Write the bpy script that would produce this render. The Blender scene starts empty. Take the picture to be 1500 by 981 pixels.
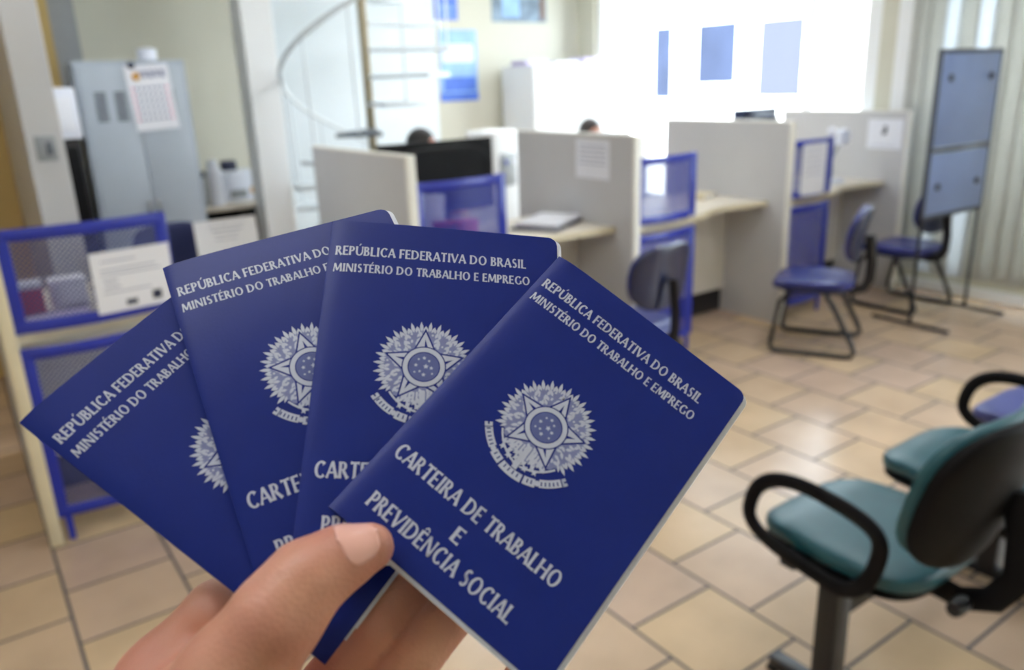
import bpy, bmesh, math, random
import numpy as np
from mathutils import Vector, Matrix, noise as mnoise

random.seed(7)
S = bpy.context.scene
C = S.collection

# ------------------------------------------------------------------ camera, world, sun, exposure
FPX = 1164.8                       # focal length in pixels of the 1500 px wide frame
PITCH, ROLL, EYE = 0.30758, -0.0361299, 1.6666
YAW = math.radians(55.184)
_cp, _sp = math.cos(PITCH), math.sin(PITCH)
_fh = np.array([math.cos(YAW), math.sin(YAW), 0.0]); _rh = np.array([math.sin(YAW), -math.cos(YAW), 0.0]); _z = np.array([0, 0, 1.0])
FW = _fh*_cp - _z*_sp; _u0 = _fh*_sp + _z*_cp
_cr, _sr = math.cos(ROLL), math.sin(ROLL)
RX = _rh*_cr + _u0*_sr; UP = -_rh*_sr + _u0*_cr
EYEP = np.array([0, 0, EYE])

cam_data = bpy.data.cameras.new('camera')
cam = bpy.data.objects.new('camera', cam_data); C.objects.link(cam)
m = Matrix.Identity(4)
for i in range(3):
    m[i][0] = RX[i]; m[i][1] = UP[i]; m[i][2] = -FW[i]; m[i][3] = EYEP[i]
cam.matrix_world = m
cam_data.sensor_fit = 'HORIZONTAL'; cam_data.sensor_width = 23.6
cam_data.lens = 23.6*FPX/1500.0
cam_data.clip_start = 0.02; cam_data.clip_end = 200
cam_data.dof.use_dof = True; cam_data.dof.focus_distance = 0.385; cam_data.dof.aperture_fstop = 4.7
S.camera = cam

S.view_settings.view_transform = 'Standard'; S.view_settings.look = 'None'
S.view_settings.gamma = 1.0; S.view_settings.use_curve_mapping = False
S.view_settings.exposure = 0.0
S.cycles.use_denoising = True
S.cycles.max_bounces = 10; S.cycles.diffuse_bounces = 6; S.cycles.transparent_max_bounces = 16
S.cycles.caustics_reflective = False; S.cycles.caustics_refractive = False
S.cycles.sample_clamp_indirect = 6.0

SKY_STRENGTH = 12.0
world = bpy.data.worlds.new('daylight'); S.world = world; world.use_nodes = True
_bg = world.node_tree.nodes['Background']
_bg.inputs['Color'].default_value = (0.80, 0.90, 1.0, 1); _bg.inputs['Strength'].default_value = SKY_STRENGTH

sun_d = bpy.data.lights.new('sun', 'SUN'); sun_d.energy = 10.0; sun_d.angle = 0.01; sun_d.color = (1.0, 0.97, 0.92)
sun = bpy.data.objects.new('sun', sun_d); C.objects.link(sun)
sun.rotation_euler = Vector((0.62, -0.3, -0.72)).to_track_quat('-Z', 'Y').to_euler()

def portal(name, loc, direction, sx, sy):
    d = bpy.data.lights.new(name, 'AREA'); d.shape = 'RECTANGLE'; d.size = sx; d.size_y = sy
    d.cycles.is_portal = True
    o = bpy.data.objects.new(name, d); C.objects.link(o); o.location = loc
    q = Vector(direction).to_track_quat('-Z', 'Z' if abs(direction[2]) < .9 else 'Y'); o.rotation_euler = q.to_euler()
portal('window_portal', (6.32, 5.35, 1.6), (-1, 0, 0), 3.4, 2.5)
portal('blind_portal', (6.32, 0.6, 1.5), (-1, 0, 0), 5.4, 2.7)

# ------------------------------------------------------------------ helpers
def lin(c):
    def f(v):
        v /= 255.0
        return v/12.92 if v <= 0.04045 else ((v+0.055)/1.055)**2.4
    return (f(c[0]), f(c[1]), f(c[2]), 1.0)

def mat(name, rgb, rough=0.5, metal=0.0, var=0.06, scale=8.0, bump=0.0, spec=0.5, sss=0.0, coat=0.0, trans=0.0):
    mt = bpy.data.materials.new(name); mt.use_nodes = True
    nt = mt.node_tree; b = nt.nodes['Principled BSDF']
    tc = nt.nodes.new('ShaderNodeTexCoord'); nz = nt.nodes.new('ShaderNodeTexNoise')
    nz.inputs['Scale'].default_value = scale; nz.inputs['Detail'].default_value = 4
    nt.links.new(tc.outputs['Object'], nz.inputs['Vector'])
    rp = nt.nodes.new('ShaderNodeMapRange')
    rp.inputs['From Min'].default_value = 0.25; rp.inputs['From Max'].default_value = 0.75
    rp.inputs['To Min'].default_value = 1-var; rp.inputs['To Max'].default_value = 1+var
    nt.links.new(nz.outputs['Fac'], rp.inputs['Value'])
    mx = nt.nodes.new('ShaderNodeVectorMath'); mx.operation = 'SCALE'
    mx.inputs[0].default_value = lin(rgb)[:3]
    nt.links.new(rp.outputs['Result'], mx.inputs['Scale'])
    nt.links.new(mx.outputs['Vector'], b.inputs['Base Color'])
    b.inputs['Roughness'].default_value = rough; b.inputs['Metallic'].default_value = metal
    b.inputs['Specular IOR Level'].default_value = spec
    if coat: b.inputs['Coat Weight'].default_value = coat; b.inputs['Coat Roughness'].default_value = 0.15
    if sss:
        b.inputs['Subsurface Weight'].default_value = sss
        b.inputs['Subsurface Radius'].default_value = (0.008, 0.003, 0.0015); b.inputs['Subsurface Scale'].default_value = 0.6
    if bump:
        bp = nt.nodes.new('ShaderNodeBump'); bp.inputs['Strength'].default_value = bump; bp.inputs['Distance'].default_value = 0.002
        n2 = nt.nodes.new('ShaderNodeTexNoise'); n2.inputs['Scale'].default_value = scale*12
        nt.links.new(tc.outputs['Object'], n2.inputs['Vector'])
        nt.links.new(n2.outputs['Fac'], bp.inputs['Height']); nt.links.new(bp.outputs['Normal'], b.inputs['Normal'])
    if trans:
        out = nt.nodes['Material Output']; tr = nt.nodes.new('ShaderNodeBsdfTranslucent'); ms = nt.nodes.new('ShaderNodeMixShader')
        nt.links.new(mx.outputs['Vector'], tr.inputs['Color']); ms.inputs['Fac'].default_value = trans
        nt.links.new(b.outputs['BSDF'], ms.inputs[1]); nt.links.new(tr.outputs['BSDF'], ms.inputs[2]); nt.links.new(ms.outputs['Shader'], out.inputs['Surface'])
    return mt

def glass_mat(name):
    mt = bpy.data.materials.new(name); mt.use_nodes = True; nt = mt.node_tree
    nt.nodes.remove(nt.nodes['Principled BSDF']); out = nt.nodes['Material Output']
    t = nt.nodes.new('ShaderNodeBsdfTransparent'); t.inputs['Color'].default_value = (.95, .97, .97, 1)
    g = nt.nodes.new('ShaderNodeBsdfGlossy'); g.inputs['Roughness'].default_value = 0.03
    lw = nt.nodes.new('ShaderNodeLayerWeight'); lw.inputs['Blend'].default_value = 0.12
    ms = nt.nodes.new('ShaderNodeMixShader')
    nt.links.new(lw.outputs['Fresnel'], ms.inputs['Fac']); nt.links.new(t.outputs[0], ms.inputs[1]); nt.links.new(g.outputs[0], ms.inputs[2])
    nt.links.new(ms.outputs[0], out.inputs['Surface'])
    return mt

def perforated_mat(name, rgb, pitch=0.0105, hole=0.40):
    mt = mat(name, rgb, 0.4, var=0.03); nt = mt.node_tree; b = nt.nodes['Principled BSDF']; out = nt.nodes['Material Output']
    tc = nt.nodes.new('ShaderNodeTexCoord'); sx = nt.nodes.new('ShaderNodeSeparateXYZ'); cx = nt.nodes.new('ShaderNodeCombineXYZ')
    nt.links.new(tc.outputs['Object'], sx.inputs[0])
    ad = nt.nodes.new('ShaderNodeMath'); ad.operation = 'ADD'; sb = nt.nodes.new('ShaderNodeMath'); sb.operation = 'SUBTRACT'
    for n in (ad, sb):
        nt.links.new(sx.outputs['X'], n.inputs[0]); nt.links.new(sx.outputs['Z'], n.inputs[1])
    nt.links.new(ad.outputs[0], cx.inputs['X']); nt.links.new(sb.outputs[0], cx.inputs['Y'])
    vo = nt.nodes.new('ShaderNodeTexVoronoi'); vo.voronoi_dimensions = '2D'; vo.inputs['Scale'].default_value = 1.0/pitch; vo.inputs['Randomness'].default_value = 0.0
    nt.links.new(cx.outputs[0], vo.inputs['Vector'])
    lt = nt.nodes.new('ShaderNodeMath'); lt.operation = 'LESS_THAN'; lt.inputs[1].default_value = hole
    nt.links.new(vo.outputs['Distance'], lt.inputs[0])
    tr = nt.nodes.new('ShaderNodeBsdfTransparent'); ms = nt.nodes.new('ShaderNodeMixShader')
    nt.links.new(lt.outputs[0], ms.inputs['Fac']); nt.links.new(b.outputs[0], ms.inputs[1]); nt.links.new(tr.outputs[0], ms.inputs[2])
    nt.links.new(ms.outputs[0], out.inputs['Surface'])
    return mt

class MB:
    """collects shapes, links them as one mesh"""
    def __init__(s): s.v = []; s.f = []; s.mi = []; s.cur = 0
    def add(s, vs, fs):
        o = len(s.v); s.v += [tuple(map(float, p)) for p in vs]; s.f += [tuple(i+o for i in f) for f in fs]; s.mi += [s.cur]*len(fs); return s
    def bm(s, bm):
        bm.verts.index_update(); s.add([v.co[:] for v in bm.verts], [[v.index for v in f.verts] for f in bm.faces]); bm.free(); return s
    def box(s, a, b, bev=0.0, seg=2, rot=None, at=None):
        bm = bmesh.new(); bmesh.ops.create_cube(bm, size=1)
        lo = [min(a[i], b[i]) for i in range(3)]; hi = [max(a[i], b[i]) for i in range(3)]
        for v in bm.verts: v.co = Vector([lo[i]+(v.co[i]+.5)*(hi[i]-lo[i]) for i in range(3)])
        if bev: bmesh.ops.bevel(bm, geom=bm.edges[:], offset=bev, segments=seg, profile=.5, affect='EDGES', clamp_overlap=True)
        if rot is not None: bmesh.ops.transform(bm, matrix=rot, verts=bm.verts)
        if at is not None: bmesh.ops.translate(bm, vec=at, verts=bm.verts)
        return s.bm(bm)
    def prism(s, poly, axis, a, b, bev=0.0):
        """extrude a 2D polygon along axis (0,1,2) from a to b"""
        bm = bmesh.new()
        def p3(p, h):
            l = [0, 0, 0]; k = [i for i in range(3) if i != axis]; l[k[0]] = p[0]; l[k[1]] = p[1]; l[axis] = h; return l
        vs = [bm.verts.new(p3(p, a)) for p in poly]
        f = bm.faces.new(vs); r = bmesh.ops.extrude_face_region(bm, geom=[f])
        d = [0, 0, 0]; d[axis] = b-a
        bmesh.ops.translate(bm, vec=d, verts=[g for g in r['geom'] if isinstance(g, bmesh.types.BMVert)])
        bmesh.ops.recalc_face_normals(bm, faces=bm.faces)
        if bev: bmesh.ops.bevel(bm, geom=[e for e in bm.edges if e.calc_face_angle(0) > .5], offset=bev, segments=2, profile=.5, affect='EDGES', clamp_overlap=True)
        return s.bm(bm)
    def tube(s, path, r, n=10, closed=False, flat=None, up=(0, 0, 1), caps=True):
        P = [Vector(p) for p in path]; N = len(P); rings = []
        for i, p in enumerate(P):
            if closed: t = P[(i+1) % N]-P[i-1]
            else: t = P[min(i+1, N-1)]-P[max(i-1, 0)]
            t.normalize(); u = Vector(up)
            if abs(t.dot(u)) > .98: u = Vector((1, 0, 0)) if abs(t.x) < .9 else Vector((0, 1, 0))
            a = t.cross(u).normalized(); b = a.cross(t).normalized()
            ri = r[i] if isinstance(r, (list, tuple)) else r
            ra, rb = (ri, ri) if flat is None else (flat[0], flat[1])
            rings.append([p + a*(ra*math.cos(2*math.pi*k/n)) + b*(rb*math.sin(2*math.pi*k/n)) for k in range(n)])
        vs = [q for rg in rings for q in rg]; fs = []
        for i in range(N if closed else N-1):
            j = (i+1) % N
            for k in range(n): fs.append((i*n+k, i*n+(k+1) % n, j*n+(k+1) % n, j*n+k))
        if not closed and caps: fs.append(tuple(range(n))[::-1]); fs.append(tuple((N-1)*n+k for k in range(n)))
        return s.add(vs, fs)
    def lathe(s, prof, n=24, at=(0, 0, 0)):
        vs = []; fs = []
        for (r, z) in prof:
            for k in range(n): vs.append((at[0]+r*math.cos(2*math.pi*k/n), at[1]+r*math.sin(2*math.pi*k/n), at[2]+z))
        for i in range(len(prof)-1):
            for k in range(n): fs.append((i*n+k, i*n+(k+1) % n, (i+1)*n+(k+1) % n, (i+1)*n+k))
        fs.append(tuple(range(n))[::-1]); fs.append(tuple((len(prof)-1)*n+k for k in range(n)))
        return s.add(vs, fs)
    def superq(s, c, r, e1=.4, e2=.5, fn=None, nu=40, nv=20):
        """superellipsoid cushion; e1 profile, e2 plan"""
        vs = []; fs = []
        pw = lambda x, e: math.copysign(abs(x)**e, x)
        for i in range(nv+1):
            ph = -math.pi/2+math.pi*i/nv
            for j in range(nu):
                th = 2*math.pi*j/nu
                p = Vector((r[0]*pw(math.cos(ph), e1)*pw(math.cos(th), e2), r[1]*pw(math.cos(ph), e1)*pw(math.sin(th), e2), r[2]*pw(math.sin(ph), e1)))
                if fn: p = fn(p)
                vs.append((p[0]+c[0], p[1]+c[1], p[2]+c[2]))
        for i in range(nv):
            for j in range(nu): fs.append((i*nu+j, i*nu+(j+1) % nu, (i+1)*nu+(j+1) % nu, (i+1)*nu+j))
        return s.add(vs, fs)
    def xform(s, M, start=0):
        for i in range(start, len(s.v)): s.v[i] = tuple(M @ Vector(s.v[i]))
        return s
    def build(s, name, mats, parent=None, smooth=True, angle=0.6):
        me = bpy.data.meshes.new(name); me.from_pydata(s.v, [], s.f)
        if not isinstance(mats, (list, tuple)): mats = [mats]
        for mm in mats: me.materials.append(mm)
        me.polygons.foreach_set('material_index', s.mi)
        if smooth:
            me.polygons.foreach_set('use_smooth', [True]*len(me.polygons)); me.set_sharp_from_angle(angle=angle)
        me.update()
        o = bpy.data.objects.new(name, me); C.objects.link(o)
        if parent: o.parent = parent
        return o

def thing(name, label, cat, loc=(0, 0, 0), rz=0.0, group=None):
    o = bpy.data.objects.new(name, None); C.objects.link(o); o.empty_display_size = .1
    o.location = loc; o.rotation_euler = (0, 0, rz); o['label'] = label; o['category'] = cat
    if group: o['group'] = group
    return o
def tag(o, label, cat, group=None, loc=None):
    o['label'] = label; o['category'] = cat
    if group: o['group'] = group
    if loc is not None: o.location = loc
    return o
def struct(name, mb, mt, parent=None, smooth=False):
    o = mb.build(name, mt, parent, smooth=smooth)
    if parent is None: o['kind'] = 'structure'
    return o
def dup(root, loc, rz, label, group=None):
    r = root.copy(); C.objects.link(r); r.location = loc; r.rotation_euler = (0, 0, rz); r['label'] = label
    if group: r['group'] = group
    for ch in list(root.children):
        c = ch.copy(); C.objects.link(c); c.parent = r
        for g in list(ch.children):
            d = g.copy(); C.objects.link(d); d.parent = c
    return r

# ------------------------------------------------------------------ materials
M = dict(
    cream=mat('cream_wall', (206, 205, 192), .7, var=.03, scale=2),
    ochre=mat('ochre_wall', (196, 168, 108), .6, var=.05, scale=2),
    white=mat('white_paint', (242, 244, 246), .6, var=.02, scale=2),
    bluewhite=mat('pale_blue_wall', (228, 238, 246), .6, var=.02, scale=2),
    beige=mat('beige_column', (208, 206, 190), .6, var=.03),
    ceil=mat('ceiling_paint', (235, 235, 230), .8, var=.02),
    lam=mat('grey_laminate', (200, 200, 202), .45, var=.03, scale=3),
    edge=mat('white_edge_band', (236, 234, 226), .4, var=.02),
    creamedge=mat('cream_edge_band', (222, 210, 180), .45, var=.05),
    desk=mat('desk_laminate', (222, 214, 200), .35, var=.02),
    blueframe=mat('blue_steel', (26, 46, 165), .35, var=.05, coat=.3),
    chairblue=mat('navy_vinyl', (34, 44, 120), .3, var=.08, bump=.15, coat=.2),
    chairshell=mat('navy_shell', (30, 38, 70), .3, var=.05, coat=.3),
    black=mat('black_paint', (20, 21, 26), .35, var=.1),
    blackpl=mat('black_plastic', (16, 16, 19), .6, var=.1, bump=.1, spec=.15),
    tealv=mat('teal_vinyl', (26, 82, 94), .4, var=.1, bump=.2, scale=14),
    purplev=mat('violet_blue_vinyl', (66, 74, 140), .45, var=.08, bump=.2, scale=14),
    steel=mat('grey_steel', (176, 186, 198), .4, var=.04, scale=3),
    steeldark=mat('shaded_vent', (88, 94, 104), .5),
    chrome=mat('chrome', (210, 214, 220), .15, metal=1, var=.02),
    easel=mat('blue_grey_board', (132, 154, 206), .3, var=.06, scale=3, coat=.2),
    easelframe=mat('dark_grey_frame', (84, 90, 104), .35, metal=.4),
    paper=mat('white_paper', (238, 240, 248), .7, var=.015),
    ink=mat('grey_ink', (120, 128, 160), .7), inkdark=mat('dark_ink', (46, 50, 74), .7),
    red=mat('red_plastic', (186, 44, 58), .4), pink=mat('pink_plastic', (226, 92, 150), .4), brown=mat('brown_card', (120, 92, 78), .6),
    yellow=mat('amber_plastic', (214, 158, 60), .4), blue=mat('blue_plastic', (60, 90, 200), .4), lilac=mat('lilac_paper', (200, 190, 224), .6),
    whitepl=mat('white_plastic', (234, 238, 250), .35, var=.02), greypl=mat('grey_plastic', (150, 154, 158), .45),
    blind=mat('blind_fabric', (205, 206, 202), .8, var=.03, trans=.35),
    blindlit=mat('lit_blind_fabric', (226, 230, 234), .8, var=.02, trans=.46),  # paler copy of the blind, paints the daylight streaks between slats
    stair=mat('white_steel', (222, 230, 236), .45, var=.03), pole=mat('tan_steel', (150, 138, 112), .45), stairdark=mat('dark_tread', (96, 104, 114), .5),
    facade=mat('white_render', (244, 243, 240), .8, var=.02, scale=.6),
    fwin=mat('facade_window_glass', (46, 54, 76), .6, var=.25, spec=.15, scale=1.2), fwin2=mat('facade_window_shutter', (74, 76, 104), .7, var=.03, spec=.15, scale=1),
    pave=mat('outside_paving', (190, 186, 178), .8, var=.06, scale=1),
    hair=mat('black_hair', (22, 20, 22), .45, var=.25, scale=60, bump=.4), hair2=mat('dark_brown_hair', (46, 34, 32), .45, var=.25, scale=60, bump=.4),
    shirt=mat('white_shirt', (214, 218, 226), .7), shirt2=mat('grey_shirt', (120, 126, 140), .7), trousers=mat('dark_trousers', (40, 42, 52), .8),
    glass=glass_mat('window_glass'),
    mesh=perforated_mat('blue_perforated_steel', (22, 40, 150), .0125, .29), meshfront=perforated_mat('grey_blue_perforated_steel', (66, 74, 126), .0185, .37),
    fabric=mat('navy_cloth', (26, 36, 84), .7, var=.08),
)

def skin_mat():
    mt = mat('skin', (204, 148, 124), .44, var=.10, scale=38, sss=.12)
    nt = mt.node_tree; b = nt.nodes['Principled BSDF']
    tc = nt.nodes.new('ShaderNodeTexCoord'); n = nt.nodes.new('ShaderNodeTexNoise'); n.inputs['Scale'].default_value = 22
    nt.links.new(tc.outputs['Object'], n.inputs['Vector'])
    r = nt.nodes.new('ShaderNodeValToRGB'); r.color_ramp.elements[0].position = .35; r.color_ramp.elements[1].position = .7
    r.color_ramp.elements[0].color = lin((192, 130, 112)); r.color_ramp.elements[1].color = lin((216, 162, 136))
    nt.links.new(n.outputs['Fac'], r.inputs['Fac']); nt.links.new(r.outputs['Color'], b.inputs['Base Color'])
    v = nt.nodes.new('ShaderNodeTexVoronoi'); v.inputs['Scale'].default_value = 620; nt.links.new(tc.outputs['Object'], v.inputs['Vector'])
    bp = nt.nodes.new('ShaderNodeBump'); bp.inputs['Strength'].default_value = .2; bp.inputs['Distance'].default_value = .0008
    nt.links.new(v.outputs['Distance'], bp.inputs['Height']); nt.links.new(bp.outputs['Normal'], b.inputs['Normal'])
    return mt
M['skin'] = skin_mat(); M['nail'] = mat('nail', (232, 178, 164), .2, var=.04, coat=.5)

# tile floor: running bond measured from the photograph
ROWX, TILE, OX, OY = 0.36, 0.3417, 1.4993, 1.5441
def floor_mat():
    mt = bpy.data.materials.new('ceramic_floor_tiles'); mt.use_nodes = True; nt = mt.node_tree; b = nt.nodes['Principled BSDF']
    tc = nt.nodes.new('ShaderNodeTexCoord'); sp = nt.nodes.new('ShaderNodeSeparateXYZ'); nt.links.new(tc.outputs['Object'], sp.inputs[0])
    a = nt.nodes.new('ShaderNodeMath'); a.operation = 'MULTIPLY_ADD'; a.inputs[1].default_value = -1; a.inputs[2].default_value = OY+TILE*100
    nt.links.new(sp.outputs['Y'], a.inputs[0])
    c = nt.nodes.new('ShaderNodeMath'); c.operation = 'ADD'; c.inputs[1].default_value = -OX+ROWX*101
    nt.links.new(sp.outputs['X'], c.inputs[0])
    cb = nt.nodes.new('ShaderNodeCombineXYZ'); nt.links.new(a.outputs[0], cb.inputs['X']); nt.links.new(c.outputs[0], cb.inputs['Y'])
    br = nt.nodes.new('ShaderNodeTexBrick'); nt.links.new(cb.outputs[0], br.inputs['Vector'])
    br.offset = .5; br.offset_frequency = 2; br.squash = 1
    for k, v in dict(Scale=1.0, Bias=0.0).items(): br.inputs[k].default_value = v
    br.inputs['Mortar Size'].default_value = .0058; br.inputs['Mortar Smooth'].default_value = .15
    br.inputs['Brick Width'].default_value = TILE; br.inputs['Row Height'].default_value = ROWX
    br.inputs['Color1'].default_value = lin((208, 181, 146)); br.inputs['Color2'].default_value = lin((196, 170, 152)); br.inputs['Mortar'].default_value = lin((70, 73, 82))
    nz = nt.nodes.new('ShaderNodeTexNoise'); nz.inputs['Scale'].default_value = 3.5; nz.inputs['Detail'].default_value = 5
    nt.links.new(tc.outputs['Object'], nz.inputs['Vector'])
    mr = nt.nodes.new('ShaderNodeMapRange'); mr.inputs['From Min'].default_value = .3; mr.inputs['From Max'].default_value = .7; mr.inputs['To Min'].default_value = .9; mr.inputs['To Max'].default_value = 1.1
    nt.links.new(nz.outputs['Fac'], mr.inputs['Value'])
    vm = nt.nodes.new('ShaderNodeVectorMath'); vm.operation = 'SCALE'; nt.links.new(br.outputs['Color'], vm.inputs[0]); nt.links.new(mr.outputs[0], vm.inputs['Scale'])
    nt.links.new(vm.outputs[0], b.inputs['Base Color'])
    rr = nt.nodes.new('ShaderNodeMapRange'); rr.inputs['To Min'].default_value = .26; rr.inputs['To Max'].default_value = .8
    nt.links.new(br.outputs['Fac'], rr.inputs['Value']); nt.links.new(rr.outputs[0], b.inputs['Roughness'])
    bp = nt.nodes.new('ShaderNodeBump'); bp.inputs['Strength'].default_value = .5; bp.inputs['Distance'].default_value = .003; bp.invert = True
    nt.links.new(br.outputs['Fac'], bp.inputs['Height']); nt.links.new(bp.outputs['Normal'], b.inputs['Normal'])
    return mt

# ------------------------------------------------------------------ the setting
XL, XR, YF, YB, HC = -3.0, 6.14, -2.3, 7.32, 3.0
struct('floor', MB().box((XL-.2, YF-.1, -.1), (XR+.1, YB+.2, 0)), floor_mat())
struct('ceiling', MB().box((XL-.2, YF-.1, HC), (XR+.3, YB+.2, HC+.12)), M['ceil'])
struct('wall_left', MB().box((XL-.2, YF-.1, 0), (XL, YB+.2, HC)), M['cream'])
struct('wall_back', MB().box((XL, YB, 0), (2.3, YB+.2, HC)).box((4.28, YB, 0), (XR+.3, YB+.2, HC)), M['cream'])
struct('wall_stairwell', MB().box((2.3, YB, 0), (4.28, YB+.2, HC)), M['bluewhite'])
struct('wall_back_left', MB().box((XL, 5.75, 0), (.36, 5.9, HC)), M['ochre'])
struct('wall_stub', MB().box((.36, 4.5, 0), (.52, 5.9, HC), .004), M['lam'])
struct('wall_corner', MB().box((.36, 6.5, 0), (.97, YB, HC)), M['greypl'])
struct('trim_1', MB().box((.70, 6.47, 0), (.805, 6.5, HC)), M['ochre'])
struct('wall_column', MB().box((2.04, 6.3, 0), (2.28, 6.54, HC), .006), M['white'])
# right wall: kerb, column, sill, lintel, end strip
rw = MB()
rw.box((XR, YF, 0), (XR+.18, 3.3, .18)); rw.box((XR, 3.66, 0), (XR+.18, 7.04, .42))
rw.box((XR-.05, 3.3, 0), (XR+.18, 3.66, HC)); rw.box((XR, 7.04, 0), (XR+.18, YB, HC))
rw.box((XR, YF, 2.8), (XR+.18, 7.04, HC))
struct('wall_right', rw, M['beige'])
struct('trim_2', MB().box((XR-.02, 3.66, .42), (XR+.06, 3.80, 2.8), .004), M['white'])
struct('lit_column_edge', MB().box((XR-.066, 3.36, 0), (XR-.05, 3.52, HC), .004), M['white'])  # white strip paints the lit edge of the column
struct('baseboard_right', MB().box((XR-.018, YF, 0), (XR, 3.3, .085), .004), M['white'])
def window(name, x, y0, y1, z0, z1, mull):
    f = MB(); t = .045
    for y in (y0+t/2, y1-t/2): f.box((x, y-t/2, z0), (x+.07, y+t/2, z1), .003)
    for z in (z0+t/2, z1-t/2): f.box((x, y0, z-t/2), (x+.07, y1, z+t/2), .003)
    for y in mull: f.box((x+.0, y-.03, z0), (x+.07, y+.03, z1), .003)
    fr = struct(name, f, M['white'])
    MB().box((x+.032, y0+t, z0+t), (x+.038, y1-t, z1-t)).build('glass_pane', M['glass'], fr, smooth=False)
    return fr
window('window_1', XR+.06, 3.66, 7.04, .42, 2.8, (4.36, 6.33))
window('window_2', XR+.09, YF+.05, 3.3, .18, 2.8, (-1.0, .4, 1.8))
struct('wall_front', MB().box((XL, YF-.15, 0), (XR, YF, HC)), M['cream'])
# added ceiling lamps, out of view, put in to brighten booklets, hand and room
def lamp(label, x, y, power):
    o = thing('added_ceiling_lamp', label, 'lamp', (x, y, HC), 0, 'added ceiling lamps')
    MB().box((-.62, -.15, -.05), (.62, .15, 0), .006).build('housing', M['white'], o)
    e = bpy.data.materials.new('lit_diffuser'); e.use_nodes = True; b = e.node_tree.nodes['Principled BSDF']
    nz = e.node_tree.nodes.new('ShaderNodeTexNoise'); nz.inputs['Scale'].default_value = 3
    mr = e.node_tree.nodes.new('ShaderNodeMapRange'); mr.inputs['To Min'].default_value = power*.95; mr.inputs['To Max'].default_value = power*1.05
    e.node_tree.links.new(nz.outputs['Fac'], mr.inputs['Value']); e.node_tree.links.new(mr.outputs[0], b.inputs['Emission Strength'])
    b.inputs['Emission Color'].default_value = (.94, .97, 1.0, 1)
    MB().box((-.58, -.12, -.062), (.58, .12, -.05), .004).build('diffuser', e, o)
LAMP = 22.0
lamp('added ceiling lamp above the photographer', -.3, .5, LAMP*.7)
lamp('added ceiling lamp over the open floor at left', -1.7, 1.9, LAMP*.6)
lamp('added ceiling lamp over the waiting bench', 2.0, .9, LAMP*.75)
lamp('added ceiling lamp over the free-standing chair', 3.9, 2.3, LAMP)
lamp('added ceiling lamp over the left booth', .6, 4.4, LAMP)
lamp('added ceiling lamp before the white corner cabinet', 5.3, 5.5, LAMP*1.3)
lamp('added ceiling lamp before the spiral staircase', 3.3, 5.1, LAMP*1.2)
# outside
struct('ground', MB().box((-40, -40, -.3), (40, 60, -.12)), M['pave'])
fac = thing('building', 'white building with dark windows seen outside through the glass', 'building', (14, 8, -.12))
MB().box((0, -14, 0), (.4, 16, 5.2)).build('wall', M['facade'], fac, smooth=False)
for (y0, y1, z0, z1, mm) in ((11.6, 12.62, 1.5, 2.7, 'fwin'), (9.98, 10.98, 1.22, 2.66, 'fwin2'), (13.42, 13.92, 1.2, 2.72, 'fwin')):
    w = MB().box((-.02, y0-8, z0+.12), (.01, y1-8, z1+.12), .01).build('window', M[mm], fac, smooth=False)

# vertical blind
bl = thing('vertical_blind', 'grey vertical slat blind hanging along the right wall', 'blind', (XR-.09, 2.1, .16))
MB().box((-.03, -1.3, 2.62), (.03, 1.27, 2.68), .005).build('headrail', M['white'], bl)
for k in range(23):
    y = -1.30+k*.115; s = MB(); a = math.radians(5+4*math.sin(k*2.3)+3*math.sin(k*5.1)); n = 6; vs = []; hw = .069
    for z in (0.0, 2.62):
        for i in range(n+1):
            u = -hw+2*hw*i/n; b_ = .008*(1-(u/hw)**2)
            vs.append((u*math.sin(a)+b_*math.cos(a), y+u*math.cos(a)-b_*math.sin(a), z))
    s.add(vs, [(i, i+1, n+2+i, n+1+i) for i in range(n)])
    so = s.build('slat', M['blindlit' if k in (12, 18, 20) else 'blind'], bl)
    so.modifiers.new('thickness', 'SOLIDIFY').thickness = .0012

# ------------------------------------------------------------------ booths
PF = 3.27; PH = 1.365; PD = 1.12; DZ = 0.84
PX = [.08, 1.75, 3.17, 4.56, 5.97]
plabel = ['pale booth partition at far left, seen edge on as a cream strip beside the see-through blue screen',
          'pale booth partition directly behind the tops of the two middle booklets',
          'grey booth partition with a paper notice high on its side, just right of the dark folder',
          'grey booth partition in the middle of the row, between the two right-hand service desks',
          'grey booth partition at the end of the row, against the column by the blinds']
for i, x in enumerate(PX):
    p = thing('booth_partition', plabel[i], 'partition', (x, PF, 0), 0, 'booth partitions')
    MB().box((-.021, .02, 0.0), (.021, PD, PH-.006), .002).build('panel', M['lam'], p, smooth=False)
    MB().box((-.023, 0, 0), (.023, .022, PH), .004).box((-.023, .022, PH-.012), (.023, PD, PH), .003).build('edge_band', M['edge' if i else 'creamedge'], p)['label'] = 'white edge band' if i else 'cream edge band'
dlabel = ['cream-edged service desk of the leftmost booth, behind the see-through blue screen', 'service desk carrying the dark folder with loose papers',
          'service desk with wavy front above a white modesty panel', 'service desk of the far right booth under the grey gooseneck stand']
def wave(x0, x1):
    L = x1-x0; pts = []
    for k in range(25):
        u = k/24; sm = min(1, max(0, (u-.38)/.32)); sm = sm*sm*(3-2*sm)
        pts.append((x0+L*u, 3.335+.02*math.sin(u*3.1)+.125*sm-.03*max(0, u-.75)*4))
    return pts
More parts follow.
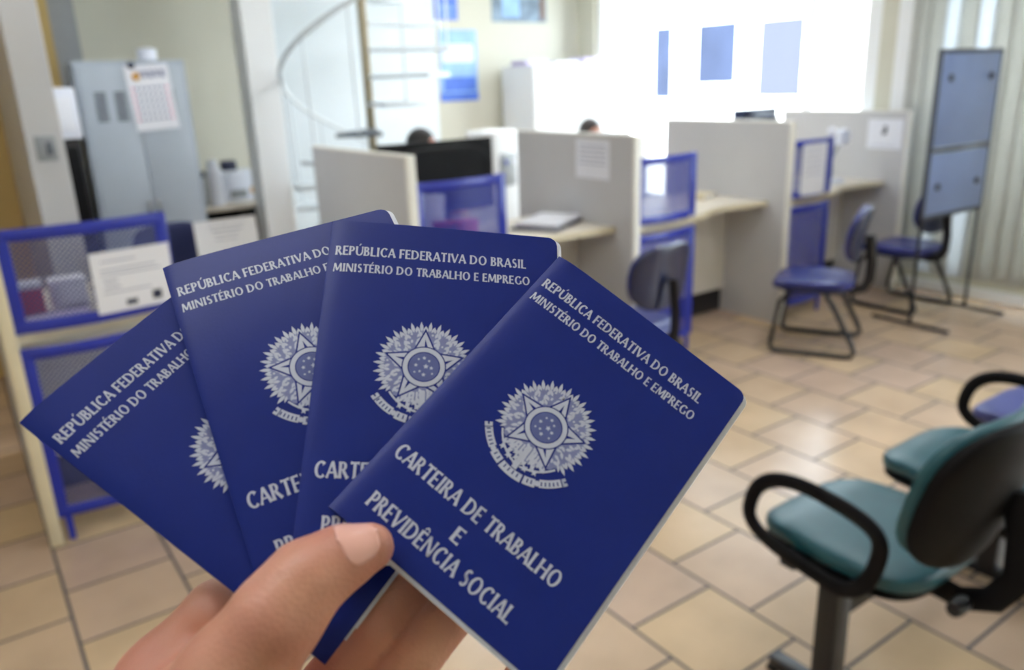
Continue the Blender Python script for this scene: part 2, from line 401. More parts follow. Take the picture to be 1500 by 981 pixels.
for i in range(4):
    x0, x1 = PX[i]+.024, PX[i+1]-.024
    d = thing('service_desk', dlabel[i], 'desk', (x0, PF, 0), 0, 'service desks')
    fp = wave(0, x1-x0); poly = [(a, b-PF) for a, b in fp]+[(x1-x0, .86), (0, .86)]
    MB().prism(poly, 2, DZ-.03, DZ, .003).build('desktop', M['desk'], d)
    e = MB(); pts = [(a, b-PF) for a, b in fp]; vs = []; fs = []
    for a, b in pts: vs += [(a, b-.004, DZ-.034), (a, b-.004, DZ+.001), (a, b+.003, DZ+.001), (a, b+.003, DZ-.034)]
    for k in range(len(pts)-1):
        for q in range(4): fs.append((4*k+q, 4*k+(q+1) % 4, 4*k+4+(q+1) % 4, 4*k+4+q))
    e.add(vs, fs).build('edge_band', M['creamedge'], d)['label'] = 'cream edge band'
    MB().box((.0, .50, .17), (x1-x0+.002, .525, DZ-.03), .003).build('modesty_panel', M['edge'], d)
    MB().box((.0, .53, .0), (x1-x0+.002, .55, .20), .002).build('shade_panel', M['black'], d)  # black strip added to keep the gap under the desk in shade
    MB().box((.0, .80, .0), (.03, .84, DZ-.03), .003).build('support', M['lam'], d)
    MB().box((x1-x0-.03, .80, .0), (x1-x0, .84, DZ-.03), .003).build('support', M['lam'], d)

slabel = ['blue perforated screen at the left edge with a white notice fixed to it', 'blue perforated screen behind the booklets with pink and red things showing through',
          'narrow blue perforated screen beside the round-backed chair', 'blue perforated screen holding a white sheet at the far right booth']
SW = [.55, .50, .48, .47]
def arc(u, w): return (w*u, .335-.275-.05*math.sin(math.pi*(.1+.8*u))-.01+0.02*u)      # plan of the bowed screen
for i in range(4):
    x0 = PX[i]+.03; w = SW[i]; sc = thing('privacy_screen', slabel[i], 'screen', (x0, PF, 0), 0, 'blue perforated screens')
    N = 14
    for nm, z0, z1 in (('upper_panel', DZ+.012, 1.235), ('lower_panel', .10, DZ-.045)):
        f = MB(); fw_ = .046
        rail = lambda z: [(arc(k/N, w)[0], arc(k/N, w)[1], z) for k in range(N+1)]
        for z in (z0+fw_/2, z1-fw_/2): f.tube(rail(z), 1, 8, flat=(.008, fw_/2))
        for u in (0, 1):
            a = arc(u, w); f.box((a[0]-fw_/2+(.012 if u == 0 else -.002), a[1]-.009, z0), (a[0]+fw_/2+(.012 if u == 0 else -.002), a[1]+.009, z1), .004)
        if nm == 'lower_panel':
            for u in (0.05, .95):
                a = arc(u, w); f.box((a[0]-.012, a[1]-.008, 0), (a[0]+.012, a[1]+.008, z0), .002)
        fo = f.build('frame', M['blueframe'], sc)
        g = MB(); vs = []
        for z in (z0+fw_*.5, z1-fw_*.5):
            for k in range(N+1): a = arc(k/N, w); vs.append((a[0], a[1], z))
        g.add(vs, [(k, k+1, N+2+k, N+1+k) for k in range(N)])
        g.build('perforated_sheet', M['meshfront' if i == 0 else 'mesh'], fo)

def notice(name, label, w, h, origin, ux, uy, rows, cat='notice', dark=None, group=None):
    """thin sheet with grey illegible lines; ux, uy are unit vectors right / up on the sheet"""
    o = thing(name, label, cat, origin, 0, group); ux = Vector(ux).normalized(); uy = Vector(uy).normalized(); n = ux.cross(uy)
    Mx = Matrix((ux, uy, n)).transposed().to_4x4()
    q = MB().box((-w/2, 0, -.0008), (w/2, h, .0008)); q.cur = 1
    for (x0, x1, y, t) in rows: q.box((-w/2+w*x0, h*y-t/2, .0007), (-w/2+w*x1, h*y+t/2, .0013))
    q.cur = 2
    for (x0, x1, y0, y1) in dark or (): q.box((-w/2+w*x0, h*y0, .0007), (-w/2+w*x1, h*y1, .0015), .0002)
    q.xform(Mx).build('sheet', [M['paper'], M['ink'], M['inkdark']], o, smooth=False)
    return o
lines = [(.12, .55, .84, .003), (.1, .8, .7, .003), (.1, .86, .62, .003), (.12, .3, .52, .004), (.12, .32, .42, .004), (.1, .7, .33, .003)]
a = arc(.75, SW[0])
notice('paper_notice', 'white paper notice with two small dark symbols hung on the left blue screen', .285, .235, (PX[0]+.03+a[0]-.0, PF+a[1]-.02, .885), (1, .05, .02), (0, -.05, 1), lines, dark=[(.36, .5, .08, .17), (.70, .82, .1, .25)])
notice('paper_notice', 'pale paper notice on the partition beside the folder desk', .30, .225, (PX[2]-.0235, 3.63, 1.105), (0, -1, 0), (0, 0, 1), [(.1, .9, y, .004) for y in (.85, .74, .62, .5, .38)])
notice('paper_notice', 'pale paper notice with a black mark on the end partition', .28, .22, (PX[4]-.0235, 3.46, 1.08), (0, -1, 0), (0, 0, 1), [(.12, .88, .12, .003)], dark=[(.46, .56, .5, .78), (.42, .5, .48, .6)])
a = arc(.42, SW[3])
notice('paper_sheet', 'white sheet fixed on the blue screen of the far right booth', .26, .34, (PX[3]+.03+a[0], PF+a[1]-.018, .87), (1, 0, 0), (0, 0, 1), [(.1, .85, y, .003) for y in (.9, .8, .7, .6, .5, .4)])
sg = notice('desk_sign', 'white landscape desk sign standing behind the left booth, above the second booklet', .31, .225, (1.11, 4.05, DZ+.002), (1, .02, 0), (0, .12, 1), [(.22, .8, .86, .003), (.26, .76, .76, .004), (.3, .68, .66, .003), (.3, .66, .56, .003)])
MB().prism([(0.0015, 0), (.09, 0), (.03, .215)], 0, -.12, .12, .001).build('stand', M['whitepl'], sg)

# things on the desks
fo = thing('document_folder', 'dark open folder with loose papers lying on the desk by the notice partition', 'folder', (2.93, 3.78, DZ), .5)
MB().box((-.24, -.15, 0), (.24, .15, .012), .003).build('cover', M['inkdark'], fo)
b = MB()
for k in range(6): b.box((-.2, -.13, .0125+k*.0045), (.2, .13, .0165+k*.0045), .0008, rot=Matrix.Rotation(.05*math.sin(k*3), 4, 'Z'))
b.build('paper_sheet', M['paper'], fo)
bk = thing('booklet', 'yellowish booklet lying on the wavy service desk near the partition', 'booklet', (4.36, 3.86, DZ), .3)
MB().box((-.1, -.07, 0), (.1, .07, .004), .001).box((-.1, -.07, .026), (.1, .07, .03), .001).box((-.1, -.07, 0), (-.096, .07, .03), .001).build('cover', M['creamedge'], bk)
MB().box((-.096, -.066, .004), (.097, .066, .026), .001).build('pages', M['paper'], bk)
gs = thing('gooseneck_stand', 'grey gooseneck stand on a white base at the far right booth', 'stand', (5.56, 3.62, DZ))
MB().box((-.07, -.05, 0), (.09, .05, .035), .012, 3).build('base', M['whitepl'], gs)
MB().tube([(-.02, 0, .03), (-.03, 0, .14), (-.01, 0, .22), (.05, 0, .3)], .011, 10).build('gooseneck', M['greypl'], gs)
MB().box((.03, -.035, .28), (.14, .035, .40), .02, 3, rot=None).build('head', M['whitepl'], gs)
kn = MB().lathe([(.0, 0), (.012, .0), (.014, .012), (.026, .022), (.03, .036), (.026, .05), (.012, .06), (0, .061)], 20).build('screen_knob', M['whitepl'])
a = arc(1, SW[3]); tag(kn, 'small white round knob on top corner of the far right blue screen', 'knob', loc=(PX[3]+.03+a[0]-.005, PF+a[1], 1.235))
ft = thing('shade_box', 'black low box standing in for shade on the floor under the wavy service desk', 'box', (4.3, 3.98, 0))  # black box added to darken the shaded floor under this desk
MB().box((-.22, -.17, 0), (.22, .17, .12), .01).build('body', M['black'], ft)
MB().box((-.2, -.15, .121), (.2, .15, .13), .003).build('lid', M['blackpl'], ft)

# things seen through the left screen
def small_box(name, label, cat, loc, size, mt, rz=0, lidmat=None):
    o = thing(name, label, cat, loc, rz); x, y, z = size
    MB().box((-x/2, -y/2, 0), (x/2, y/2, z*.86), .006).build('body', mt, o)
    MB().box((-x/2-.003, -y/2-.003, z*.84), (x/2+.003, y/2+.003, z), .004).build('lid', lidmat or mt, o)
    return o
small_box('tin', 'red tin behind the left perforated screen', 'tin', (.19, 3.62, DZ), (.09, .09, .14), M['red'], lidmat=M['whitepl'])
small_box('card_box', 'white card box behind the left perforated screen', 'box', (.33, 3.66, DZ), (.13, .1, .13), M['paper'])
small_box('stapler_case', 'blue case behind the left perforated screen under the notice', 'case', (.47, 3.62, DZ), (.1, .08, .08), M['blue'], lidmat=M['inkdark'])
lp = thing('paper_pad', 'lilac paper pad lying behind the left perforated screen', 'paper pad', (.25, 3.47, DZ), .1)
MB().box((-.12, -.05, 0), (.12, .05, .03), .003).build('pages', M['lilac'], lp)
MB().box((-.122, .03, .0301), (.122, .052, .033), .001).build('binding', M['inkdark'], lp)
small_box('pen_tray', 'dark pen tray behind the left perforated screen at its right end', 'tray', (.55, 3.50, DZ), (.16, .1, .05), M['black'])
small_box('pink_box', 'pink box showing through the blue screen behind the booklets', 'box', (2.2, 3.55, DZ), (.1, .09, .15), M['pink'])
small_box('red_box', 'dull red box left of the pink box behind the blue screen', 'box', (2.08, 3.56, DZ), (.1, .09, .15), M['brown'], lidmat=M['red'])
small_box('tissue_box', 'small white box behind the blue screen, above the red box', 'box', (2.1, 3.72, DZ), (.1, .09, .27), M['whitepl'])

# monitors
def monitor(label, loc, rz, w, h, lift, body, back=True):
    o = thing('monitor', label, 'monitor', loc, rz, 'desk monitors')
    MB().box((-w/2, -.02, lift), (w/2, .02, lift+h), .008).build('bezel', body, o)
    MB().box((-w/2+.02, .0201, lift+.03), (w/2-.02, .022, lift+h-.02)).build('panel', M['black'], o, smooth=False)
    MB().superq((0, -.045, lift+h*.5), (w*.42, .045, h*.42), .5, .3).build('back_shell', body, o)
    MB().box((-.04, -.05, .01), (.04, -.02, lift+.1), .006).build('neck', body, o)
    MB().box((-.13, -.12, 0), (.13, .09, .014), .005).build('foot', body, o)
    return o
monitor('wide black monitor back behind the blue screen in front of the black-haired person', (2.28, 3.95, DZ), .03, .74, .40, .13, M['blackpl'])
monitor('monitor with dark top edge rising over the middle partition', (4.93, 3.88, DZ), .0, .46, .42, .165, M['chairshell'])
monitor('dark blue monitor edge just right of the notice partition', (3.60, 4.12, DZ), -.9, .46, .36, .13, M['chairshell'])
tw = thing('upright_unit', 'bright white upright unit seen between the dark monitor and the notice partition', 'appliance', (3.73, 5.55, 0), .25)
MB().box((-.15, -.16, .03), (.15, .16, 1.30), .02, 3).build('case', M['white'], tw)
MB().box((-.10, -.166, .86), (.10, -.158, 1.12), .006).build('recess_panel', M['greypl'], tw)
for sx in (-.045, .045): MB().tube([(sx, -.16, 1.06), (sx, -.19, 1.06), (sx, -.195, 1.03)], .009, 8).build('tap', M['blue' if sx < 0 else 'whitepl'], tw)
for sx in (-1, 1): MB().box((sx*.11-.02, -.14, 0), (sx*.11+.02, .14, .03), .003).build('foot', M['black'], tw)

# ------------------------------------------------------------------ sled chairs
def make_chair(label, loc, rz):
    """faces local +Y, origin on the floor under the middle of the sled"""
    t = thing('visitor_chair', label, 'chair', loc, rz, 'navy sled-base chairs')
    MB().superq((0, .02, .425), (.23, .235, .033), .45, .42, fn=lambda p: Vector((p.x*(1-.12*max(0, -p.y/.215)), p.y, p.z+.012*(p.x/.22)**2-.03*max(0, p.y/.215-.6)))).build('seat', M['chairblue'], t)
    MB().superq((0, .02, .395), (.205, .20, .016), .5, .42).build('seat_pan', M['chairshell'], t)
    R = Matrix.Translation((0, -.225, .73)) @ Matrix.Rotation(math.radians(10), 4, 'X')
    bend = lambda p: Vector((p.x, p.y+.07*(p.x/.2)**2*.5+.02*math.cos(p.z*9), p.z))
    MB().superq((0, 0, 0), (.205, .028, .165), .62, .55, fn=lambda p: bend(Vector((p.x*(1-.12*(p.z/.165)**2*.6), p.y, p.z)))).xform(R).build('backrest', M['chairblue'], t)
    MB().superq((0, -.022, 0), (.21, .02, .17), .62, .55, fn=lambda p: bend(Vector((p.x*(1-.12*(p.z/.165)**2*.6), p.y, p.z)))).xform(R).build('back_shell', M['chairshell'], t)
    MB().tube([(0, -.06, .378), (0, -.2, .376), (0, -.265, .395), (0, -.295, .45), (0, -.298, .55), (0, -.275, .72)], 1, 10, flat=(.03, .011), up=(1, 0, 0)).build('back_support', M['black'], t)
    for s in (-1, 1):
        x = s*.235; r_ = .0155
        pth = [(s*.17, .13, .378), (x, .15, .372), (x, .185, .33), (x, .225, .07), (x, .225, .035), (x, .205, .018), (x, .16, .0158),
               (x, -.2, .0158), (x, -.24, .02), (x, -.26, .045), (x, -.248, .08), (x, -.115, .335), (x, -.09, .368), (s*.17, -.07, .378)]
        MB().tube(pth, r_, 10).build('sled_leg', M['black'], t)
    MB().tube([(-.18, .13, .378), (.18, .13, .378)], .011, 8).tube([(-.18, -.07, .378), (.18, -.07, .378)], .011, 8).build('cross_bar', M['black'], t)
    return t
ch = make_chair('navy sled-base chair standing free on the tiles in front of the far right booth', (4.33, 2.86, 0), math.radians(28))
dup(ch, (5.60, 3.02, 0), math.radians(-1), 'navy sled-base chair half hidden behind the tall easel board')
dup(ch, (2.80, 2.93, 0), math.radians(4), 'navy sled-base chair with its rounded back turned to us beside the rightmost booklet')

# staff chair behind the left booth
oc = thing('office_chair', 'navy office chair back showing behind the left booth beside the desk sign', 'chair', (1.0, 4.62, 0), math.pi)
MB().superq((0, 0, .47), (.23, .23, .04), .5, .45).build('seat', M['fabric'], oc)
MB().superq((0, -.22, .77), (.21, .035, .2), .6, .5).build('backrest', M['fabric'], oc)
MB().tube([(0, -.1, .42), (0, -.25, .45), (0, -.27, .7)], 1, 8, flat=(.03, .01), up=(1, 0, 0)).build('back_support', M['black'], oc)
MB().lathe([(.0, .05), (.04, .05), (.04, .1), (.025, .12), (.025, .42), (.08, .44), (0, .44)], 16).build('gas_column', M['black'], oc)
for k in range(5):
    a = k*2*math.pi/5; c_, s_ = math.cos(a), math.sin(a)
    MB().tube([(.03*c_, .03*s_, .1), (.27*c_, .27*s_, .065)], [.022, .014], 8).lathe([(0, 0), (.022, .006), (.026, .026), (.02, .048), (0, .055)], 10, (.27*c_, .27*s_, 0)).build('star_leg', M['black'], oc)

# ------------------------------------------------------------------ waiting bench (three seats on a beam)
wb = thing('beam_bench', 'black beam waiting bench with two teal seats and one violet-blue seat, right foreground', 'bench', (2.54, 1.0, 0))
for k, (dx, mt) in enumerate(((-.61, 'tealv'), (0, 'tealv'), (.61, 'purplev'))):
    st = MB().superq((dx, .05, .425), (.235, .245, .036), .5, .5, fn=lambda p: Vector((p.x*(1-.1*max(0, p.y/.245)), p.y, p.z+.014*(p.x/.23)**2-.035*max(0, p.y/.245-.55)))).build('seat', M[mt], wb)
    MB().superq((dx, .05, .393), (.222, .232, .018), .5, .5).build('seat_pan', M['blackpl'], st)
    R = Matrix.Translation((dx-.02, -.25, .70)) @ Matrix.Rotation(math.radians(13), 4, 'X')
    sh = lambda p: Vector((p.x*(1-.10*(p.z/.19)**2), p.y+.045*(p.x/.22)**2, p.z))
    bk_ = MB().superq((0, 0.006, 0), (.255, .03, .205), .62, .6, fn=sh).xform(R).build('backrest', M[mt], wb)
    MB().superq((0, -.024, 0), (.258, .026, .21), .62, .6, fn=sh).xform(R).build('back_shell', M['blackpl'], bk_)
    MB().tube([(dx, -.08, .36), (dx, -.22, .355), (dx, -.29, .39), (dx, -.335, .47), (dx, -.33, .58), (dx, -.3, .7)], 1, 10, flat=(.035, .014), up=(1, 0, 0)).build('back_support', M['blackpl'], wb)
    MB().lathe([(0, -.03), (.018, -.03), (.022, -.02), (.022, .02), (.018, .03), (0, .03)], 16).xform(Matrix.Translation((dx-.06, -.24, .37)) @ Matrix.Rotation(math.pi/2, 4, 'Y')).build('adjust_knob', M['black'], wb)
    MB().box((dx-.09, -.1, .335), (dx+.09, .12, .378), .006).build('mount_plate', M['black'], wb)
MB().box((-.80, -.03, .28), (1.0, .03, .335), .006).build('beam', M['black'], wb)
def armloop(x):
    pts = []
    prof = [(.262, .50), (.245, .56), (.21, .60), (.155, .625), (.08, .632), (-.02, .622), (-.085, .605), (-.118, .58), (-.125, .54), (-.11, .47), (-.085, .425), (-.05, .398), (0, .392), (.08, .402), (.17, .418), (.225, .438), (.255, .465)]
    P = [Vector((x, y, z)) for y, z in prof]; out = []
    n = len(P)
    for i in range(n):
        for q in range(3):
            t = q/3; p0, p1, p2, p3 = P[i-1], P[i], P[(i+1) % n], P[(i+2) % n]
            out.append(.5*((2*p1)+(p2-p0)*t+(2*p0-5*p1+4*p2-p3)*t*t+(3*p1-p0-3*p2+p3)*t**3))
    return out
for x in (-.865, .335): MB().tube(armloop(x), 1, 12, closed=True, flat=(.022, .0135), up=(1, 0, 0)).build('armrest', M['blackpl'], wb)
for x in (-.86, .30): MB().box((x-.012, .10, .372), (x+.07, .15, .408), .006).build('arm_bracket', M['black'], wb)
for x in (-.83, .10, .86):
    lg = MB()
    if x > 0: lg.box((x-.022, -.27, .17), (x+.022, 0, .205), .006).box((x-.022, -.27, .03), (x+.022, -.235, .205), .006)
    lg.box((x-.035, -.03, .03), (x+.035, .03, .385 if x < 0 else .30), .006).box((x-.026, -.30, 0.012), (x+.026, .17, .045), .006).build('leg', M['black'], wb)
    MB().box((x-.028, .145, 0), (x+.028, .175, .013), .003).build('foot_cap', M['blackpl'], wb); MB().box((x-.028, -.305, 0), (x+.028, -.27, .013), .003).build('foot_cap', M['blackpl'], wb)

# ------------------------------------------------------------------ easel board
ez = thing('easel_board', 'tall blue-grey easel board with two panels on thin dark legs in front of the blinds', 'board', (5.50, 2.67, 0), math.radians(-2))
MB().box((-.345, -.012, 1.175), (.345, .012, 1.75), .003).build('panel', M['easel'], ez)
MB().box((-.345, -.012, .735), (.345, .012, 1.135), .003).build('panel', M['easel'], ez)
f = MB()
for x in (-.355, .355): f.box((x-.011, -.014, .72), (x+.011, .014, 1.765), .003)
for z in (.728, 1.155, 1.757): f.box((-.36, -.016, z-.013), (.36, .016, z+.013), .003)
f.build('frame', M['easelframe'], ez)
for x in (-.24, .24):
    for z in (1.60, .92):
        MB().lathe([(0, 0), (.02, 0), (.024, .006), (.018, .016), (0, .018)], 16).xform(Matrix.Translation((x, -.012, z)) @ Matrix.Rotation(math.pi/2, 4, 'X')).build('knob', M['easelframe'], ez)
for x in (-.348, .348):
    MB().tube([(x, 0, .02), (x, 0, .74)], .012, 8).build('leg', M['black'], ez)
    MB().tube([(x, .27, .014), (x, -.27, .014)], .012, 8).build('foot', M['black'], ez)

# ------------------------------------------------------------------ left rear corner
lk = thing('steel_wardrobe', 'grey two-door steel wardrobe with vent slots against the back', 'wardrobe', (1.09, 5.6, 0), math.radians(-3))
W2 = .31
MB().box((-W2-.01, 0, .04), (W2+.01, .45, 1.875), .004).box((-W2, .02, 0), (W2, .43, .04)).build('carcass', M['steel'], lk, smooth=False)
for s in (-1, 1):
    d_ = MB().box((min(s*.004, s*(W2-.012)), -.014, .07), (max(s*.004, s*(W2-.012)), 0, 1.845), .003).build('door', M['steel'], lk)
    for cxx in ((-.20, -.09) if s < 0 else (.09, .2)):
        v = MB()
        for k in range(9): v.box((cxx-.032, -.0165, 1.52+k*.02), (cxx+.032, -.0135, 1.532+k*.02))
        v.build('vent', M['steeldark'], d_)
    MB().box((s*.03-.008, -.03, .9), (s*.03+.008, -.014, 1.02), .003).build('handle', M['chrome'], d_)
cal = thing('wall_calendar', 'white calendar sheet hung on the grey steel wardrobe', 'calendar', (1.185, 5.572, 1.455), math.radians(-3))
g = MB().box((-.12, -.0015, 0), (.135, .0015, .39)); g.cur = 1
for k in range(5): g.box((-.055+k*.035, -.003, .315+.004*(k % 2)), (-.033+k*.035, -.0012, .36))
for r_ in range(6):
    g.cur = 1
    for k in range(6): g.box((-.08+k*.03, -.003, .06+r_*.038), (-.062+k*.03, -.0012, .074+r_*.038))
    g.cur = 2
    g.box((-.1, -.003, .06+r_*.038), (-.088, -.0012, .074+r_*.038)); g.box((.1, -.003, .06+r_*.038), (.112, -.0012, .074+r_*.038))
g.xform(Matrix.Rotation(math.radians(-3), 4, 'Y')).build('sheet', [M['paper'], M['ink'], M['pink']], cal, smooth=False)
MB().box((-.122, -.004, .385), (.137, .002, .395), .001, rot=Matrix.Rotation(math.radians(-3), 4, 'Y')).build('binding_strip', M['whitepl'], cal)
mg = MB().lathe([(0, 0), (.022, 0), (.022, .012), (.012, .018), (0, .019)], 16).xform(Matrix.Rotation(math.pi/2, 4, 'X')).build('magnet', M['inkdark']); tag(mg, 'dark round magnet above the calendar on the steel wardrobe', 'magnet', loc=(1.09, 5.582, 1.845))
mg = MB().lathe([(0, 0), (.022, 0), (.022, .012), (.012, .018), (0, .019)], 16).xform(Matrix.Rotation(math.pi/2, 4, 'X')).build('magnet', M['yellow']); tag(mg, 'amber round magnet on the upper left corner of the calendar', 'magnet', loc=(1.105, 5.568, 1.78))
pl = thing('plastic_pot', 'small white pot standing on top of the steel wardrobe', 'pot', (1.24, 5.8, 1.875))
MB().lathe([(0, 0), (.05, 0), (.06, .015), (.058, .055), (.05, .06), (.046, .057), (.05, .015), (0, .012)], 24).build('body', M['whitepl'], pl)
MB().lathe([(.02, .0), (.062, .0), (.062, .012), (.03, .024), (0, .026)], 24, (0, 0, .06)).build('lid', M['whitepl'], pl)
bs = thing('tall_stand', 'black tall stand squeezed between wall end and steel wardrobe', 'stand', (.63, 5.75, 0))
MB().box((-.1, -.13, 0.03), (.11, .16, 1.43), .006).build('body', M['black'], bs)
MB().box((-.12, -.15, 0), (.13, .18, .03), .004).build('plinth', M['blackpl'], bs)
MB().box((-.08, -.134, .8), (.09, -.13, 1.38), .002).build('front_panel', M['blackpl'], bs)
cr = thing('terminal', 'white box-shaped terminal on the tall black stand', 'terminal', (.63, 5.74, 1.43), -.1)
MB().prism([(-.15, 0), (.14, 0), (.10, .27), (-.12, .3)], 0, -.13, .14, .012).build('housing', M['whitepl'], cr)
MB().box((-.1, -.158, .04), (.11, -.148, .24), .004, rot=Matrix.Rotation(-.05, 4, 'X')).build('front_plate', M['paper'], cr)
sw = thing('switch_plate', 'grey switch plate on the pale wall end at left', 'switch', (.44, 4.5, 1.44))
MB().box((-.045, -.008, -.06), (.045, 0, .06), .004).build('plate', M['greypl'], sw)
MB().box((.0, -.013, -.03), (.025, -.007, .03), .003).build('rocker', M['steeldark'], sw)

tb = thing('side_table', 'grey side table against the back between steel wardrobe and column', 'table', (1.82, 6.82, 0))
MB().box((-.36, -.32, .77), (.34, .3, .8), .004).build('tabletop', M['desk'], tb)
MB().box((.24, -.29, 0), (.3, .27, .77), .004).build('side_panel', M['blackpl'], tb)
MB().box((-.33, -.29, 0), (-.29, .27, .77), .004).build('side_panel', M['blackpl'], tb)
MB().box((-.29, .2, .4), (.24, .22, .77), .004).build('back_panel', M['blackpl'], tb)
th = thing('thermos', 'tall white thermos jug on the side table', 'jug', (1.78, 6.66, .8))
MB().lathe([(0, 0), (.055, 0), (.06, .02), (.06, .24), (.05, .29), (.04, .31), (.04, .34), (.03, .36), (0, .365)], 24).build('body', M['whitepl'], th)
MB().tube([(.055, 0, .25), (.11, 0, .24), (.11, 0, .1), (.058, 0, .07)], .01, 8).build('handle', M['whitepl'], th)
pr = thing('printer', 'white printer on the side table beside the thermos', 'printer', (2.03, 6.9, .8))
MB().box((-.16, -.17, .0), (.16, .15, .24), .02, 3).build('body', M['whitepl'], pr)
MB().box((-.12, -.176, .03), (.02, -.168, .1), .003).build('tray_slot', M['greypl'], pr)
MB().box((.05, -.178, .06), (.1, -.168, .11), .003).build('button_panel', M['yellow'], pr)
MB().box((-.1, .02, .235), (.02, .1, .32), .01).build('paper_feed', M['inkdark'], pr)
small_box('box_file', 'brown box file on the left end of the side table', 'file', (1.56, 6.75, .8), (.09, .2, .24), M['brown'], lidmat=M['greypl'])
small_box('box_file', 'grey box file next to the brown box file on the side table', 'file', (1.67, 6.78, .8), (.09, .2, .27), M['steel'], lidmat=M['inkdark'])

# spiral staircase
sp = thing('spiral_staircase', 'pale spiral staircase with thin rails around a tan pole', 'staircase', (2.88, 6.0, 0))
MB().tube([(0, 0, 0), (0, 0, HC-.01)], .035, 16).build('pole', M['pole'], sp)
MB().lathe([(0, 0), (.12, 0), (.12, .012), (.05, .02), (0, .02)], 24).build('base_plate', M['stair'], sp)
rail1 = []
for k in range(14):
    z = .155+.2*k; a0 = math.radians(236-33*6+33*k); hw = math.radians(15); n = 6
    poly = [(.04*math.cos(a0-hw*3), .04*math.sin(a0-hw*3))]+[(.66*math.cos(a0-hw+2*hw*i/n), .66*math.sin(a0-hw+2*hw*i/n)) for i in range(n+1)]+[(.04*math.cos(a0+hw*3), .04*math.sin(a0+hw*3))]
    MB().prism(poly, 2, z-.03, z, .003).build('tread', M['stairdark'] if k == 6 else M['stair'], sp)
    ex, ey = .64*math.cos(a0), .64*math.sin(a0); rr = .66
    MB().tube([(ex, ey, z), (rr*math.cos(a0), rr*math.sin(a0), z+.86)], .008, 8).build('baluster', M['stair'], sp)
def helix(r, zoff, k0=0.0, k1=12.6, n=70): return [(r*math.cos(math.radians(236-198+33*q)), r*math.sin(math.radians(236-198+33*q)), .155+.2*q+zoff) for q in [k0+(k1-k0)*i/n for i in range(n+1)] if .155+.2*q+zoff < HC-.02]
MB().tube(helix(.66, .87), .018, 10).build('handrail', M['stair'], sp)

# posters
def poster(label, x0, x1, z0, z1, cols):
    o = thing('poster', label, 'poster', ((x0+x1)/2, YB-.004, z0), 0, 'posters on the back wall'); w = x1-x0; h = z1-z0
    MB().box((-w/2, -.002, 0), (w/2, .003, h)).build('sheet', cols[0], o, smooth=False)
    for (a, b, c, d, mm) in cols[1]: MB().box((-w/2+a*w, -.0035, c*h), (-w/2+b*w, -.0021, d*h)).build('print', mm, o, smooth=False)
lightblue = mat('light_blue_print', (150, 190, 240), .5, var=.25, scale=6); midblue = mat('mid_blue_print', (80, 120, 220), .5, var=.2, scale=6); photo = mat('photo_print', (120, 140, 160), .5, var=.6, scale=9)
poster('blue poster cut by the top edge beside the stairs', 4.29, 4.56, 2.28, 2.70, (midblue, [(.15, .85, .1, .14, lightblue), (.15, .85, .25, .29, lightblue)]))
poster('tall blue and white poster right of the spiral stairs', 4.31, 4.77, 1.5, 2.19, (lightblue, [(.0, 1, 0, .12, midblue), (.1, .9, .55, .8, M['paper']), (.1, .95, .14, .34, midblue)]))
poster('wide colour picture high on the back wall near the window', 4.98, 5.69, 2.27, 2.72, (photo, [(.18, .5, .1, .6, lightblue), (.88, .97, .05, .6, M['brown'])]))

# white cabinet under the window end
cb = thing('white_cabinet', 'white cabinet in the far corner beside the bright window', 'cabinet', (5.56, 6.7, 0))
MB().box((-.53, 0, .06), (.53, .55, 1.82), .004).box((-.51, .02, 0), (.51, .53, .06)).build('carcass', M['white'], cb, smooth=False)
for s in (-1, 1):
    d_ = MB().box((min(s*.004, s*.52), -.018, .08), (max(s*.004, s*.52), -.001, 1.81), .003).build('door', M['white'], cb)
    MB().tube([(s*.05, -.018, .95), (s*.05, -.04, .96), (s*.05, -.04, 1.06), (s*.05, -.018, 1.07)], .006, 8).build('handle', M['chrome'], d_)
for (x, w, h, mm, lb) in ((-.38, .3, .05, 'lilac', 'stack of lilac papers on the white cabinet, left end'), (0.02, .34, .04, 'paper', 'stack of white papers on the middle of the white cabinet'), (.36, .26, .07, 'lilac', 'thicker stack of papers on the right end of the white cabinet')):
    o = thing('paper_stack', lb, 'papers', (5.56+x, 6.95, 1.82), .05, 'paper stacks on the white cabinet'); q = MB(); n = 4
    for k in range(n): q.box((-w/2, -.12, h*k/n+.0005), (w/2, .12, h*(k+1)/n), .002, rot=Matrix.Rotation(.04*math.sin(k*2.1), 4, 'Z'))
    q.build('sheets', M[mm], o)

